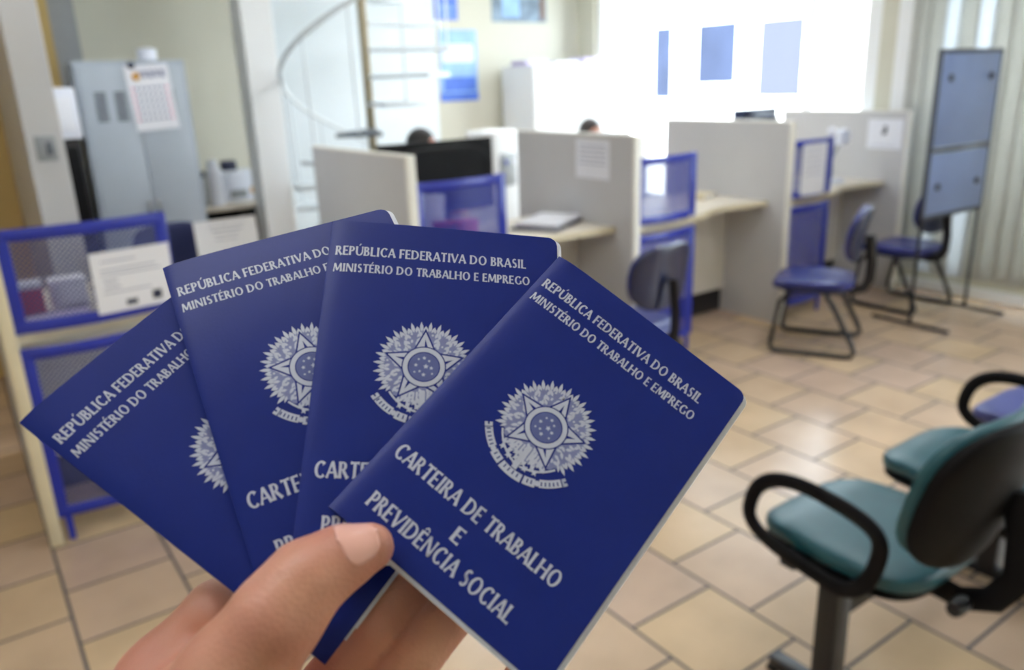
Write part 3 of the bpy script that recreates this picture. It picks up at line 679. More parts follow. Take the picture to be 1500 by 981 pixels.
# ------------------------------------------------------------------ implicit surfaces for bodies
def surface_nets(F_, lo, h):
    """naive surface nets of the zero level of F_ (numpy grid)"""
    ins = F_ < 0; nx, ny, nz = F_.shape
    c = np.zeros((nx-1, ny-1, nz-1), np.int8)
    for a in (0, 1):
        for b in (0, 1):
            for d in (0, 1): c += ins[a:nx-1+a, b:ny-1+b, d:nz-1+d]
    act = (c > 0) & (c < 8); idx = np.argwhere(act)
    pos = np.zeros((len(idx), 3)); cnt = np.zeros(len(idx))
    corners = [(a, b, d) for a in (0, 1) for b in (0, 1) for d in (0, 1)]
    I, J, K = idx.T
    for p in corners:
        for ax in range(3):
            if p[ax] == 0:
                q = list(p); q[ax] = 1
                f0 = F_[I+p[0], J+p[1], K+p[2]]; f1 = F_[I+q[0], J+q[1], K+q[2]]
                mk = (f0 < 0) != (f1 < 0); t = np.where(mk, f0/np.where(mk, f0-f1, 1), 0)
                pt = np.tile(np.array(p, float), (len(idx), 1)); pt[:, ax] += t
                pos += np.where(mk[:, None], pt, 0); cnt += mk
    verts = (idx+pos/cnt[:, None])*h+np.array(lo)
    vid = -np.ones(act.shape, np.int64); vid[I, J, K] = np.arange(len(idx))
    faces = []
    for ax in range(3):
        o1, o2 = [(1, 2), (2, 0), (0, 1)][ax]
        sl = [slice(None)]*3; sl2 = [slice(None)]*3; sl[ax] = slice(0, -1); sl2[ax] = slice(1, None)
        s0 = ins[tuple(sl)]; s1 = ins[tuple(sl2)]
        e = np.argwhere(s0 != s1); e = e[(e[:, o1] > 0) & (e[:, o2] > 0) & (e[:, o1] < F_.shape[o1]-1) & (e[:, o2] < F_.shape[o2]-1)]
        fl = s0[tuple(e.T)]
        def g(d1, d2):
            q = e.copy(); q[:, o1] -= d1; q[:, o2] -= d2; return vid[tuple(q.T)]
        quad = np.stack([g(1, 1), g(0, 1), g(0, 0), g(1, 0)], 1)
        quad = np.where(fl[:, None], quad, quad[:, ::-1]); faces.append(quad)
    fc = np.concatenate(faces); fc = fc[(fc >= 0).all(1)]
    return verts, fc
def smin(a, b, k):
    hh = np.clip(.5+.5*(b-a)/k, 0, 1); return b*(1-hh)+a*hh-k*hh*(1-hh)
def cone_sdf(G, a, b, ra, rb):
    a = np.array(a, np.float32); b = np.array(b, np.float32); d = b-a
    t = np.clip(((G-a)@d)/max(d@d, 1e-12), 0, 1); return np.linalg.norm(G-a-t[..., None]*d, axis=-1)-(ra+(rb-ra)*t)
def ell_sdf(G, c, r):
    q = (G-np.array(c, np.float32))/np.array(r, np.float32); l = np.linalg.norm(q, axis=-1); l2 = np.linalg.norm(q/np.array(r, np.float32), axis=-1)
    return l*(l-1)/np.maximum(l2, 1e-6)
def sdf_mesh(prims, h, pad=.012):
    """prims: (kind, args, blend) ; returns verts, faces"""
    P = []
    for kd, ar, k in prims:
        if kd == 'c': P += [np.array(ar[0])-ar[2], np.array(ar[0])+ar[2], np.array(ar[1])-ar[3], np.array(ar[1])+ar[3]]
        elif kd == 'e': P += [np.array(ar[0])-np.array(ar[1]), np.array(ar[0])+np.array(ar[1])]
    P = np.array(P); lo = P.min(0)-pad; hi = P.max(0)+pad; n = np.ceil((hi-lo)/h).astype(int)+1
    F_ = np.full(n, 1.0, np.float32)
    for kd, ar, k in prims:
        if kd == 'c': b0 = np.minimum(np.array(ar[0])-ar[2], np.array(ar[1])-ar[3]); b1 = np.maximum(np.array(ar[0])+ar[2], np.array(ar[1])+ar[3])
        else: b0 = np.array(ar[0])-np.array(ar[1]); b1 = np.array(ar[0])+np.array(ar[1])
        m_ = abs(k)*1.5+2*h+.004
        i0 = np.clip(((b0-m_-lo)/h).astype(int), 0, n-1); i1 = np.clip(((b1+m_-lo)/h).astype(int)+2, 1, n)
        sl = tuple(slice(i0[i], i1[i]) for i in range(3))
        G = np.stack(np.meshgrid(*[(lo[i]+h*np.arange(i0[i], i1[i])).astype(np.float32) for i in range(3)], indexing='ij'), -1)
        D = cone_sdf(G, *ar) if kd in ('c',) else ell_sdf(G, *ar)
        if k >= 0: F_[sl] = smin(F_[sl], D, max(k, 1e-4))
        else: F_[sl] = -smin(-F_[sl], D, -k)            # smooth carve
    return surface_nets(F_, lo, h)

# ------------------------------------------------------------------ seated staff behind the booths
def seated(label, loc, rz, hairmat, shirtmat, nod):
    o = thing('person', label, 'person', loc, rz)
    # local +Y is where the person faces; origin on the floor
    zc = 1.265; hy = .05+nod*.05
    body = [('e', ((0, 0, .56), (.17, .13, .12)), 0), ('e', ((0, .0, .74), (.155, .11, .17)), .05), ('e', ((0, .01, .93), (.18, .105, .15)), .05),
            ('c', ((0, .0, 1.0), (0, .025, 1.14), .062, .052), .03), ('c', ((-.15, 0, 1.0), (.15, 0, 1.0), .055, .055), .04),
            ('e', ((0, hy, zc), (.073, .092, .105)), .015), ('e', ((0, hy+.045, zc-.055), (.05, .05, .05)), .02), ('e', ((0, hy+.1, zc-.02), (.014, .02, .022)), .01),
            ('e', ((-.076, hy-.005, zc-.01), (.012, .022, .032)), .006), ('e', ((.076, hy-.005, zc-.01), (.012, .022, .032)), .006),
            ('e', ((0, hy+.088, zc-.055), (.022, .01, .007)), .006)]
    for s in (-1, 1):
        body += [('c', ((s*.19, 0, .99), (s*.22, .05, .74), .05, .04), .03), ('c', ((s*.22, .05, .74), (s*.13, .30, .885), .04, .028), .02),
                 ('c', ((s*.13, .30, .885), (s*.11, .37, .885), .028, .03), .02), ('c', ((s*.09, .02, .53), (s*.1, .43, .52), .085, .06), .04), ('c', ((s*.1, .43, .52), (s*.1, .46, .1), .06, .04), .03), ('c', ((s*.1, .44, .05), (s*.1, .58, .04), .042, .034), .02)]
        for q in range(4): body += [('c', ((s*(.085+.018*q), .385, .885), (s*(.08+.019*q), .45-.008*abs(q-1.5), .876), .010, .0075), .008)]
        body += [('c', ((s*.085, .36, .885), (s*.05, .41, .88), .011, .008), .01)]
    v, f = sdf_mesh(body, .0095, .02)
    MB().add(v, f).build('body', M['skin'], o, angle=3)
    sh = [('e', ((0, 0, .56), (.177, .137, .12)), 0), ('e', ((0, .0, .74), (.162, .117, .17)), .05), ('e', ((0, .01, .93), (.187, .112, .15)), .05), ('c', ((-.15, 0, 1.0), (.15, 0, 1.0), .061, .061), .04), ('c', ((0, 0, 1.0), (0, .01, 1.07), .07, .058), .03)]
    for s in (-1, 1): sh += [('c', ((s*.19, 0, .99), (s*.22, .05, .74), .057, .047), .03), ('c', ((s*.22, .05, .74), (s*.14, .27, .87), .047, .036), .02)]
    v, f = sdf_mesh(sh, .0095, .02); MB().add(v, f).build('shirt', shirtmat, o, angle=3)
    tr = []
    for s in (-1, 1): tr += [('e', ((0, 0, .53), (.182, .142, .1)), .03), ('c', ((s*.09, .02, .53), (s*.1, .43, .52), .092, .067), .04), ('c', ((s*.1, .43, .52), (s*.1, .46, .12), .067, .052), .03)]
    v, f = sdf_mesh(tr, .0095, .02); MB().add(v, f).build('trousers', M['trousers'], o, angle=3)
    hr = [('e', ((0, hy-.014, zc+.022), (.083, .097, .098)), 0), ('e', ((0, hy-.05, zc-.03), (.072, .058, .08)), .02), ('e', ((0, hy+.085, zc-.045), (.075, .06, .075)), -.015)]
    v, f = sdf_mesh(hr, .006, .02); MB().add(v, f).build('hair', hairmat, o, angle=3)
    st = thing('office_chair', 'office chair under the '+label.split(' seated')[0], 'chair', loc, rz)
    MB().superq((0, .06, .41), (.23, .23, .035), .5, .45).build('seat', M['fabric'], st)
    MB().superq((0, -.2, .72), (.2, .03, .16), .6, .5).build('backrest', M['fabric'], st)
    MB().tube([(0, -.1, .38), (0, -.25, .4), (0, -.245, .7)], 1, 8, flat=(.03, .01), up=(1, 0, 0)).build('back_support', M['black'], st)
    MB().lathe([(0, .05), (.04, .05), (.04, .1), (.025, .12), (.025, .36), (.08, .38), (0, .38)], 16).build('gas_column', M['black'], st)
    for k in range(5):
        a = k*2*math.pi/5; c_, s_ = math.cos(a), math.sin(a)
        MB().tube([(.03*c_, .03*s_, .1), (.27*c_, .27*s_, .065)], [.022, .014], 8).lathe([(0, 0), (.022, .006), (.026, .026), (.02, .048), (0, .055)], 10, (.27*c_, .27*s_, 0)).build('star_leg', M['black'], st)
seated('person with black hair seated behind the wide black monitor', (2.49, 4.62, .03), math.pi+.5, M['hair'], M['shirt'], .6)
seated('person with dark brown hair seated behind the notice partition', (4.15, 4.86, 0), math.pi-.1, M['hair2'], M['shirt2'], .3)

# ------------------------------------------------------------------ the fan of booklets, in real metres in front of the lens
def cw(p): return EYEP + p[0]*RX - p[1]*UP + p[2]*FW          # (right, down, forward) -> world
BN = np.array([-.151, .412, .899]); BN /= np.linalg.norm(BN); BT = np.array([.0199, -.035, .344]); BW, BH, BTH = .098, .1425, .0031
def on_plane(px, py, off, n=None, pt=None):
    d = np.array([(px-750)/FPX, (py-490.5)/FPX, 1.0])
    return d*((BN@BT+off)/(BN@d)) if n is None else d*((n@pt)/(n@d))

# flared capitals, drawn stroke by stroke (cap height 1)
def g_stem(x0, y0, x1, y1, w, fl0=1.35, fl1=1.35):
    d = np.array([x1-x0, y1-y0]); L = np.hypot(*d); d = d/L; n = np.array([-d[1], d[0]]); pts = []
    prof = [(0, fl0), (.07, 1+(fl0-1)*.55), (.2, 1.05), (.5, .94), (.8, 1.05), (.93, 1+(fl1-1)*.55), (1, fl1)]
    L_ = [np.array([x0, y0])+d*L*t+n*w/2*k for t, k in prof]; R_ = [np.array([x0, y0])+d*L*t-n*w/2*k for t, k in prof]
    return [[R_[i], R_[i+1], L_[i+1], L_[i]] for i in range(len(prof)-1)]
def g_arc(cx, cy, rx, ry, a0, a1, wt, wn, e0=1.0, e1=1.0, n=16):
    """ring segment, thick at the sides (wt), thin at top and bottom (wn); degrees ccw from +x"""
    q = []
    for i in range(n+1):
        t = i/n; a = math.radians(a0+(a1-a0)*t); c, s = math.cos(a), math.sin(a); w = wn+(wt-wn)*abs(c)**1.4
        w *= 1+(e0-1)*max(0, 1-t*5)+(e1-1)*max(0, 1-(1-t)*5)
        nx, ny = c/rx, s/ry; nl = math.hypot(nx, ny); nx, ny = nx/nl, ny/nl
        q.append((np.array([cx+rx*c, cy+ry*s]), np.array([cx+rx*c-nx*w, cy+ry*s-ny*w])))
    return [[q[i][0], q[i+1][0], q[i+1][1], q[i][1]] for i in range(n)]
T, t_ = .195, .125
def g_bowl(x, y0, y1, r):   # half bowl of D, P, B, R hung on a stem
    cy, ry = (y0+y1)/2, (y1-y0)/2; fx = x+(r-ry if r > ry else 0); rx = r-(fx-x)
    o = g_arc(fx, cy, rx, ry, -90, 90, T, t_*.9)
    if fx > x+.001: o += [[(x, y1-t_*.9), (fx, y1-t_*.9), (fx, y1), (x, y1)], [(x, y0), (fx, y0), (fx, y0+t_*.9), (x, y0+t_*.9)]]
    return o
def glyph(c):
    acc = []
    base = {'Ú': 'U', 'É': 'E', 'Ê': 'E'}.get(c, c)
    S_ = g_stem
    if base == 'A': w, q = .74, S_(.05, 0, .36, 1, t_*1.05, 1.5, 1.0)+S_(.36, 1, .69, 0, T, 1.0, 1.3)+S_(.17, .33, .56, .33, t_*.85, 1, 1)
    elif base == 'B': w, q = .62, S_(.1, 0, .1, 1, T)+g_bowl(.1, .5, 1, .41)+g_bowl(.1, 0, .56, .48)
    elif base == 'C': w, q = .76, g_arc(.46, .5, .42, .52, 48, 312, T, t_*.9, 1.6, 1.3, 28)
    elif base == 'D': w, q = .82, S_(.1, 0, .1, 1, T)+g_bowl(.1, 0, 1, .67)
    elif base == 'E': w, q = .56, S_(.1, 0, .1, 1, T, 1.1, 1.1)+S_(.1, .95, .5, .95, t_, 1, 1.7)+S_(.1, .51, .45, .51, t_*.9, 1, 1.6)+S_(.1, .05, .53, .05, t_, 1, 1.8)
    elif base == 'F': w, q = .54, S_(.1, 0, .1, 1, T, 1.3, 1.1)+S_(.1, .95, .5, .95, t_, 1, 1.7)+S_(.1, .5, .45, .5, t_*.9, 1, 1.6)
    elif base == 'G': w, q = .82, g_arc(.46, .5, .42, .52, 48, 320, T, t_*.9, 1.6, 1, 28)+S_(.72, .06, .72, .45, T*.95, 1, 1.4)
    elif base == 'H': w, q = .82, S_(.11, 0, .11, 1, T)+S_(.70, 0, .70, 1, T)+S_(.11, .52, .7, .52, t_*.9, 1, 1)
    elif base == 'I': w, q = .30, S_(.15, 0, .15, 1, T)
    elif base == 'L': w, q = .54, S_(.1, 0, .1, 1, T, 1.1, 1.35)+S_(.1, .05, .52, .05, t_, 1, 1.8)
    elif base == 'M': w, q = .98, S_(.08, 0, .15, 1, t_, 1.5, 1.1)+S_(.16, 1, .47, .12, T, 1, .6)+S_(.80, 1, .47, .12, t_*1.1, 1, .6)+S_(.88, 0, .81, 1, T, 1.3, 1.0)
    elif base == 'N': w, q = .82, S_(.1, 0, .1, 1, t_, 1.5, 1.1)+S_(.1, 1, .70, .0, T, 1.0, .9)+S_(.71, 0, .71, 1, t_, 1, 1.5)
    elif base == 'O': w, q = .90, g_arc(.45, .5, .42, .52, 0, 360, T, t_*.9, 1, 1, 36)
    elif base == 'P': w, q = .60, S_(.1, 0, .1, 1, T)+g_bowl(.1, .42, 1, .45)
    elif base == 'R': w, q = .68, S_(.1, 0, .1, 1, T)+g_bowl(.1, .45, 1, .43)+S_(.30, .47, .62, 0, T, .8, 1.3)
    elif base == 'S': w, q = .56, g_arc(.29, .735, .235, .285, 40, 255, T*.85, t_*.95, 1.6, 1.25, 18)+g_arc(.28, .265, .25, .285, -140, 75, T*.9, t_*.95, 1.6, 1.25, 18)+S_(.14, .62, .44, .42, T*.95, .9, .9)
    elif base == 'T': w, q = .64, S_(.32, 0, .32, 1, T, 1.35, 1.0)+S_(.03, .95, .61, .95, t_, 1.8, 1.8)
    elif base == 'U': w, q = .78, S_(.11, .32, .11, 1, T, 1, 1.35)+g_arc(.385, .34, .355, .36, 180, 360, T*.98, t_, 1, .8)+S_(.68, .32, .68, 1, t_*1.1, 1, 1.5)
    elif base == 'V': w, q = .74, S_(.06, 1, .38, 0, T, 1.3, .7)+S_(.70, 1, .38, 0, t_, 1.5, .8)
    else: w, q = .30, []
    if c in 'ÚÉ': m_ = w*.5; q = q+S_(m_-.05, 1.10, m_+.10, 1.30, .10, .7, 1.5)
    if c == 'Ê': m_ = w*.5; q = q+S_(m_-.17, 1.10, m_, 1.28, .09, .8, 1)+S_(m_, 1.28, m_+.17, 1.10, .09, 1, .8)
    return w, q
def cover_z(u):   # the cover bends back towards the spine (metres; negative = towards the viewer)
    u = max(u, 0.0); return .0008*math.exp(-u/.003)+.0015*math.exp(-u/.011)

def text_line(mb, s, u0, u1, vb, cap, track=.06):
    gl = [glyph(c) for c in s]; tot = sum(w+track for w, _ in gl)-track; k = (u1-u0)/(tot*cap); x = 0.0     # k squeezes width to fit
    for w, q in gl:
        for quad in q: mb.flat([(u0+(x+float(p[0]))*cap*k, vb-float(p[1])*cap) for p in quad])
        x += w+track
class Cover(MB):
    """shapes drawn flat on the cover, millimetres from the upper spine corner, following its bend"""
    lift = .00012; step = 0.0
    def flat(s, pts):
        s.lift += s.step
        s.add([(u/1000, v/1000, cover_z(u/1000)-s.lift) for u, v in pts], [tuple(range(len(pts)))])
def lettering():
    c = Cover()
    text_line(c, 'REPÚBLICA FEDERATIVA DO BRASIL', 2.6, 84.0, 17.4, 4.5)
    text_line(c, 'MINISTÉRIO DO TRABALHO E EMPREGO', 2.4, 85.6, 25.6, 4.0)
    text_line(c, 'CARTEIRA DE TRABALHO', 4.2, 81.4, 113.4, 6.3)
    text_line(c, 'E', 40.6, 44.6, 123.9, 6.0)
    text_line(c, 'PREVIDÊNCIA SOCIAL', 9.0, 75.2, 133.6, 6.3)
    return c
def emblem():
    c = Cover(); cx, cy = 42.4, 67.0; rnd = random.Random(3)
    pol = lambda r, a: (cx+r*math.sin(a), cy-r*math.cos(a))
    def leaf(a, r, ln, w, tilt):
        b = pol(r, a); d = a+tilt; n = (math.cos(d), math.sin(d)); f = (math.sin(d), -math.cos(d)); pts = []
        for s_, k in ((0, 0), (.3, 1), (.6, .85), (1, 0)): pts.append((b[0]+f[0]*ln*s_+n[0]*w*k/2, b[1]+f[1]*ln*s_+n[1]*w*k/2))
        for s_, k in ((.6, .85), (.3, 1)): pts.append((b[0]+f[0]*ln*s_-n[0]*w*k/2, b[1]+f[1]*ln*s_-n[1]*w*k/2))
        c.flat(pts)
    # outer glory points, then leaves of the wreath in three rows
    c.cur = 2; c.lift = .00010
    n = 60
    for i in range(n):
        for q in range(7):
            r0, r1 = [(16.2+(.7 if (i+d) % 2 else 0)) for d in (0, 1)]; a, b = 2*math.pi*i/n, 2*math.pi*(i+1)/n
            c.flat([pol(r0*q/7+.01, a), pol(r1*q/7+.01, b), pol(r1*(q+1)/7, b), pol(r0*(q+1)/7, a)])
    c.cur = 0; c.lift = .00014
    for i in range(22):
        a = math.radians(-122+i*244/21); leaf(a, 15.6, 4.6, 1.5, 0); leaf(a+.05, 15.4, 3.0, 1.1, .35); leaf(a-.05, 15.4, 3.0, 1.1, -.35)
    for row, (r, ln, k) in enumerate(((13.4, 3.2, 34), (11.2, 3.0, 30), (9.4, 2.6, 26))):
        for i in range(k):
            a = math.radians(-172+344*i/(k-1)); sgn = 1 if a > 0 else -1
            leaf(a+rnd.uniform(-.03, .03), r, ln, 1.25, -sgn*rnd.uniform(.2, 1.0)*(1 if i % 2 else -.6))
    for i in range(40):
        a = rnd.uniform(-2.9, 2.9); r = rnd.uniform(9.5, 15.5); p = pol(r, a); q = .5
        c.flat([(p[0]+q*math.cos(2*math.pi*k/8), p[1]+q*math.sin(2*math.pi*k/8)) for k in range(8)])
    # five-pointed star: blue gap, silver rim, blue inner facets
    def star(R, r, lift, mi):
        c.cur = mi; c.lift = lift
        pts = [pol(R if i % 2 == 0 else r, math.pi*i/5) for i in range(10)]
        for i in range(10):
            P0, P1 = pts[i], pts[(i+1) % 10]; m_ = lambda p, t: (cx+(p[0]-cx)*t, cy+(p[1]-cy)*t)
            for q in range(6): c.flat([m_(P0, q/6+.001), m_(P1, q/6+.001), m_(P1, (q+1)/6), m_(P0, (q+1)/6)])
    star(17.0, 8.2, .00018, 1); star(15.4, 7.4, .00020, 0)
    c.cur = 1; c.lift = .00023
    for i in range(5):
        a = 2*math.pi*i/5; c.flat([pol(12.2, a), pol(8.6, a+.14), pol(8.6, a-.02)])
    def disc(r0, r1, lift, mi, n=48):
        c.cur = mi; c.lift = lift
        K = 4 if abs(r0-r1) > 4 else 1
        for i in range(n):
            a, b = 2*math.pi*i/n, 2*math.pi*(i+1)/n
            for q in range(K):
                ra, rb = r0+(r1-r0)*q/K, r0+(r1-r0)*(q+1)/K; c.flat([pol(ra, a), pol(ra, b), pol(rb, b), pol(rb, a)])
    disc(8.9, .01, .00026, 1); disc(8.4, 6.5, .00029, 0); disc(6.1, .01, .00029, 3)
    c.cur = 0; c.lift = .00033
    for (x, y, r) in ((0, -3.8, .9), (0, 3.4, 1.0), (-3.2, -.6, .9), (3.0, .4, .9), (.8, -.2, 1.2), (-1.6, 2.0, .7), (2.0, -2.6, .7), (3.4, 2.8, .6), (-3.6, 2.4, .6), (-2.2, -3.2, .6)):
        pts = [(cx+x+(r if k % 2 == 0 else r*.45)*math.sin(math.pi*k/5), cy+y-(r if k % 2 == 0 else r*.45)*math.cos(math.pi*k/5)) for k in range(10)]
        for k in range(10): c.flat([(cx+x, cy+y), pts[k], pts[(k+1) % 10]])
    # stem below the star and the ribbon
    c.cur = 0; c.lift = .000146; c.step = 5e-7
    for i in range(14):
        u = -9+i*18/13; c.flat([(cx+u-.45, cy+10.5+abs(u)*.1), (cx+u+.45, cy+10.5+abs(u)*.1), (cx+u*1.05+.4, cy+15.8-abs(u)*.12), (cx+u*1.05-.4, cy+15.8-abs(u)*.12)])
    for i in range(30):
        a = math.radians(150+60*i/29); leaf(a, 14.5+(i % 3)*1.6, 3.0, 1.2, (-.7 if i % 2 else .7))
    for sg in (-1, 1):
        for q in range(6):
            a0, a1 = [math.radians(180+sg*(4+t*7.5)) for t in (q, q+1)]; r0, r1 = 19.6-.35*q, 19.6-.35*(q+1)
            c.flat([pol(r0, a0), pol(r1, a1), pol(r1-.8, a1), pol(r0-.8, a0)])
    c.flat([(cx-.9, cy+10), (cx+.9, cy+10), (cx+1.1, cy+21), (cx-1.1, cy+21)])
    c.step = 0.0
    def rib(a0, a1, r0, r1, n=12):
        for i in range(n):
            a, b = math.radians(a0+(a1-a0)*i/n), math.radians(a0+(a1-a0)*(i+1)/n); c.flat([pol(r0, a), pol(r0, b), pol(r1, b), pol(r1, a)])
    c.cur = 0; c.lift = .00025
    rib(128, 150, 24.0, 20.9); rib(154, 166, 24.4, 21.2); rib(168, 192, 24.6, 21.4); rib(194, 206, 24.4, 21.2); rib(210, 230, 24.0, 20.9)
    for a, d in ((127, -1), (231, 1)):
        for q in (21.0, 22.9): rib(a, a+d*4.5, q+1.2, q, 3)
        rib(a, a+d*2, 24.0, 21.0, 2)
    for a in (152, 208): p = pol(22.6, math.radians(a)); c.flat([(p[0]+1.1*math.cos(2*math.pi*k/12), p[1]+1.1*math.sin(2*math.pi*k/12)) for k in range(12)])
    c.cur = 1; c.lift = .00028
    for a in list(range(131, 150, 4))+list(range(212, 230, 4))+[157, 161, 172, 177, 182, 187, 197, 202]: rib(a, a+1.3, 23.4, 21.8, 1)
    return c

covermat = mat('navy_booklet_cover', (22, 40, 122), .40, var=.05, scale=60, bump=.04, spec=.22)
silver = mat('silver_print', (190, 196, 214), .5, var=.05, scale=200); discblue = mat('disc_print', (84, 95, 152), .5, var=.1, scale=200); silverdim = mat('dim_silver_print', (122, 130, 178), .5, var=.1, scale=200)
pagemat = mat('booklet_pages', (226, 230, 240), .7, var=.04, scale=300)

def rounded_outline(w, h, r, n=7):
    pts = [(0, 0)]
    pts += [(w-r+r*math.sin(math.pi/2*i/n), r-r*math.cos(math.pi/2*i/n)) for i in range(n+1)]
    pts += [(w-r+r*math.cos(math.pi/2*i/n), h-r+r*math.sin(math.pi/2*i/n)) for i in range(n+1)]
    pts += [(0, h)]
    return pts
def cover_shell():
    """front cover, spine and back cover as one folded sheet, x across, y down, z away from the viewer"""
    mb = MB(); us = [0, .0006, .0014, .0024, .0036, .005, .007, .010, .014, .02, .03, .045, .06, .075, .088, BW-.004, BW-.0026, BW-.0012, BW-.0004, BW]; r = .004
    vsn = 26; th = .0004
    def edge(u):
        e = 0.0 if u <= BW-r else r-math.sqrt(max(0, r*r-(u-(BW-r))**2)); return e, BH-e
    def sheet(z0fn, flip):
        base = len(mb.v); vs = []; fs = []
        for u in us:
            e0, e1 = edge(u)
            for k in range(vsn+1): vs.append((u, e0+(e1-e0)*k/vsn, z0fn(u)))
        for i in range(len(us)-1):
            for k in range(vsn):
                q = (i*(vsn+1)+k, i*(vsn+1)+k+1, (i+1)*(vsn+1)+k+1, (i+1)*(vsn+1)+k); fs.append(q if flip else q[::-1])
        mb.add(vs, fs); return base
    zb = lambda u: BTH-.0003*math.exp(-u/.004)
    zf = lambda u: min(cover_z(u), BTH*.8)
    A = sheet(zf, True); A2 = sheet(lambda u: zf(u)+th, False); B = sheet(lambda u: zb(u), False); B2 = sheet(lambda u: zb(u)-th, True)
    rim = [i*(vsn+1) for i in range(len(us))]+[(len(us)-1)*(vsn+1)+k for k in range(1, vsn+1)]+[i*(vsn+1)+vsn for i in range(len(us)-2, -1, -1)]
    fs = []
    for X, Y in ((A, A2), (B, B2)):
        for i in range(len(rim)-1): fs.append((X+rim[i], X+rim[i+1], Y+rim[i+1], Y+rim[i]))
    # spine strip joins front and back, bulging slightly
    n = 5; z0, z1 = zf(0), zb(0); ring = []
    for i in range(n+1):
        a = math.pi*i/n
        ring.append([(-.0005*math.sin(a), BH*k/vsn, z0+(z1-z0)*i/n) for k in range(vsn+1)])
    vs = [p for rg in ring for p in rg]
    fs2 = [(i*(vsn+1)+k, i*(vsn+1)+k+1, (i+1)*(vsn+1)+k+1, (i+1)*(vsn+1)+k) for i in range(n) for k in range(vsn)]
    o = len(mb.v); mb.f += [tuple(i for i in f) for f in fs]; mb.mi += [0]*len(fs); mb.add(vs, fs2)
    return mb
def page_block():
    mb = MB(); n = 7; z0, z1 = .0006, BTH-.0005; r = .0042; NU, NV = 12, 26
    for k in range(n):
        e = .0002+.0005*math.sin(k*2.4)+(.0016 if k == 3 else 0); w, h = BW+e, BH+.0004+.4*e; ua = .010+.012*(n-1-k)/n
        za = z0+(z1-z0)*k/n; zb_ = z0+(z1-z0)*(k+.86)/n
        us = [ua+(w-r-ua)*i/NU for i in range(NU+1)]+[w-r+r*math.sin(math.pi/2*i/6) for i in range(1, 7)]; vs = []; fs = []
        for z in (za, zb_):
            for u in us:
                c = 0 if u <= w-r else r-math.sqrt(max(0, r*r-(u-w+r)**2))
                for q in range(NV+1): vs.append((u, .0002+c+(h-2*c)*q/NV, z))
        L = len(us); o = L*(NV+1); ix = lambda i, q: i*(NV+1)+q
        for i in range(L-1):
            for q in range(NV):
                a, b, c_, d = ix(i, q), ix(i, q+1), ix(i+1, q+1), ix(i+1, q); fs += [(a, b, c_, d), (o+d, o+c_, o+b, o+a)]
            fs += [(ix(i, 0), ix(i+1, 0), o+ix(i+1, 0), o+ix(i, 0)), (ix(i+1, NV), ix(i, NV), o+ix(i, NV), o+ix(i+1, NV))]
        for q in range(NV): fs += [(ix(L-1, q), ix(L-1, q+1), o+ix(L-1, q+1), o+ix(L-1, q)), (ix(0, q+1), ix(0, q), o+ix(0, q), o+ix(0, q+1))]
        mb.add(vs, fs)
    return mb
CV0 = .08
def curled(v, z, k):   # the upper part of a soft booklet bends away from the viewer
    q = max(0.0, CV0-v); return v+k*k*q**3/(6*CV0*CV0), z+k*q*q/(2*CV0)
def curl_tree(o, k):
    for c in o.children:
        for ob in (c,)+tuple(c.children):
            ob.data = ob.data.copy()
            for p in ob.data.vertices: p.co.y, p.co.z = curled(p.co.y, p.co.z, k)
            ob.data.update()
SH, LT, EM, PG = cover_shell(), lettering(), emblem(), page_block()
proto = None
def project(p): return np.array([750+FPX*p[0]/p[2], 490.5+FPX*p[1]/p[2]])
def booklet(label, TL, SPINE, off=0.0, over=None, swing=0.0, curl=0.0, gap=.0046):
    global proto
    nn = BN.copy(); pt = on_plane(*TL, off); aim = np.array(TL, float)
    if over:        # lies under the spine edge of the booklet above it and leans out towards the viewer about that edge
        oA, oex, oey, on_, oc = over; q = []
        for v in (0.0, BH): v_, z_ = curled(v, 0, oc); q.append(oA+oey*v_+on_*(z_+gap))
        hd = (q[1]-q[0])/np.linalg.norm(q[1]-q[0]); nn = on_-hd*(on_@hd); nn /= np.linalg.norm(nn)
        nn = np.array(Matrix.Rotation(swing, 3, Vector(hd)) @ Vector(nn)); pt = q[0]
    for it in range(12):    # place the sheet so that its bent corner lands where the photograph has it
        A = on_plane(*aim, 0, nn, pt); B = on_plane(*SPINE, 0, nn, pt); ey = (B-A)/np.linalg.norm(B-A); ex = np.cross(ey, nn)
        v_, z_ = curled(0, 0, curl); aim += np.array(TL)-project(A+ey*v_+nn*z_)
    wx = ex[0]*RX-ex[1]*UP+ex[2]*FW; wy = ey[0]*RX-ey[1]*UP+ey[2]*FW; wn = nn[0]*RX-nn[1]*UP+nn[2]*FW; wo = cw(A)
    Mw = Matrix(((wx[0], wy[0], wn[0], wo[0]), (wx[1], wy[1], wn[1], wo[1]), (wx[2], wy[2], wn[2], wo[2]), (0, 0, 0, 1)))
    if proto is None:
        o = thing('work_booklet', label, 'booklet', (0, 0, 0), 0, 'blue work booklets fanned in the hand'); proto = o
        cv = SH.build('cover', covermat, o, angle=1.2)
        LT.build('lettering', silver, cv, smooth=False)['label'] = 'silver capitals'
        EM.build('emblem', [silver, covermat, silverdim, discblue], cv, smooth=False)['label'] = 'silver coat of arms'
        PG.build('pages', pagemat, o, smooth=False)['label'] = 'white page edges'
    else: o = dup(proto, (0, 0, 0), 0, label)
    o.matrix_world = Mw
    if curl: curl_tree(o, curl)
    return A, ex, ey, nn, curl
booklet('rightmost blue booklet of the fan, in front of the others with its whole cover showing', (822, 372), (473, 750), 0.0)
b3 = booklet('second blue booklet from the right, upright with its emblem half covered', (488, 320), (430, 790), .0042, curl=.06)
b2 = booklet('third blue booklet from the right, tilted left with only CART of its title showing', (238, 388), (371, 830), over=b3, swing=-.025, curl=.17)
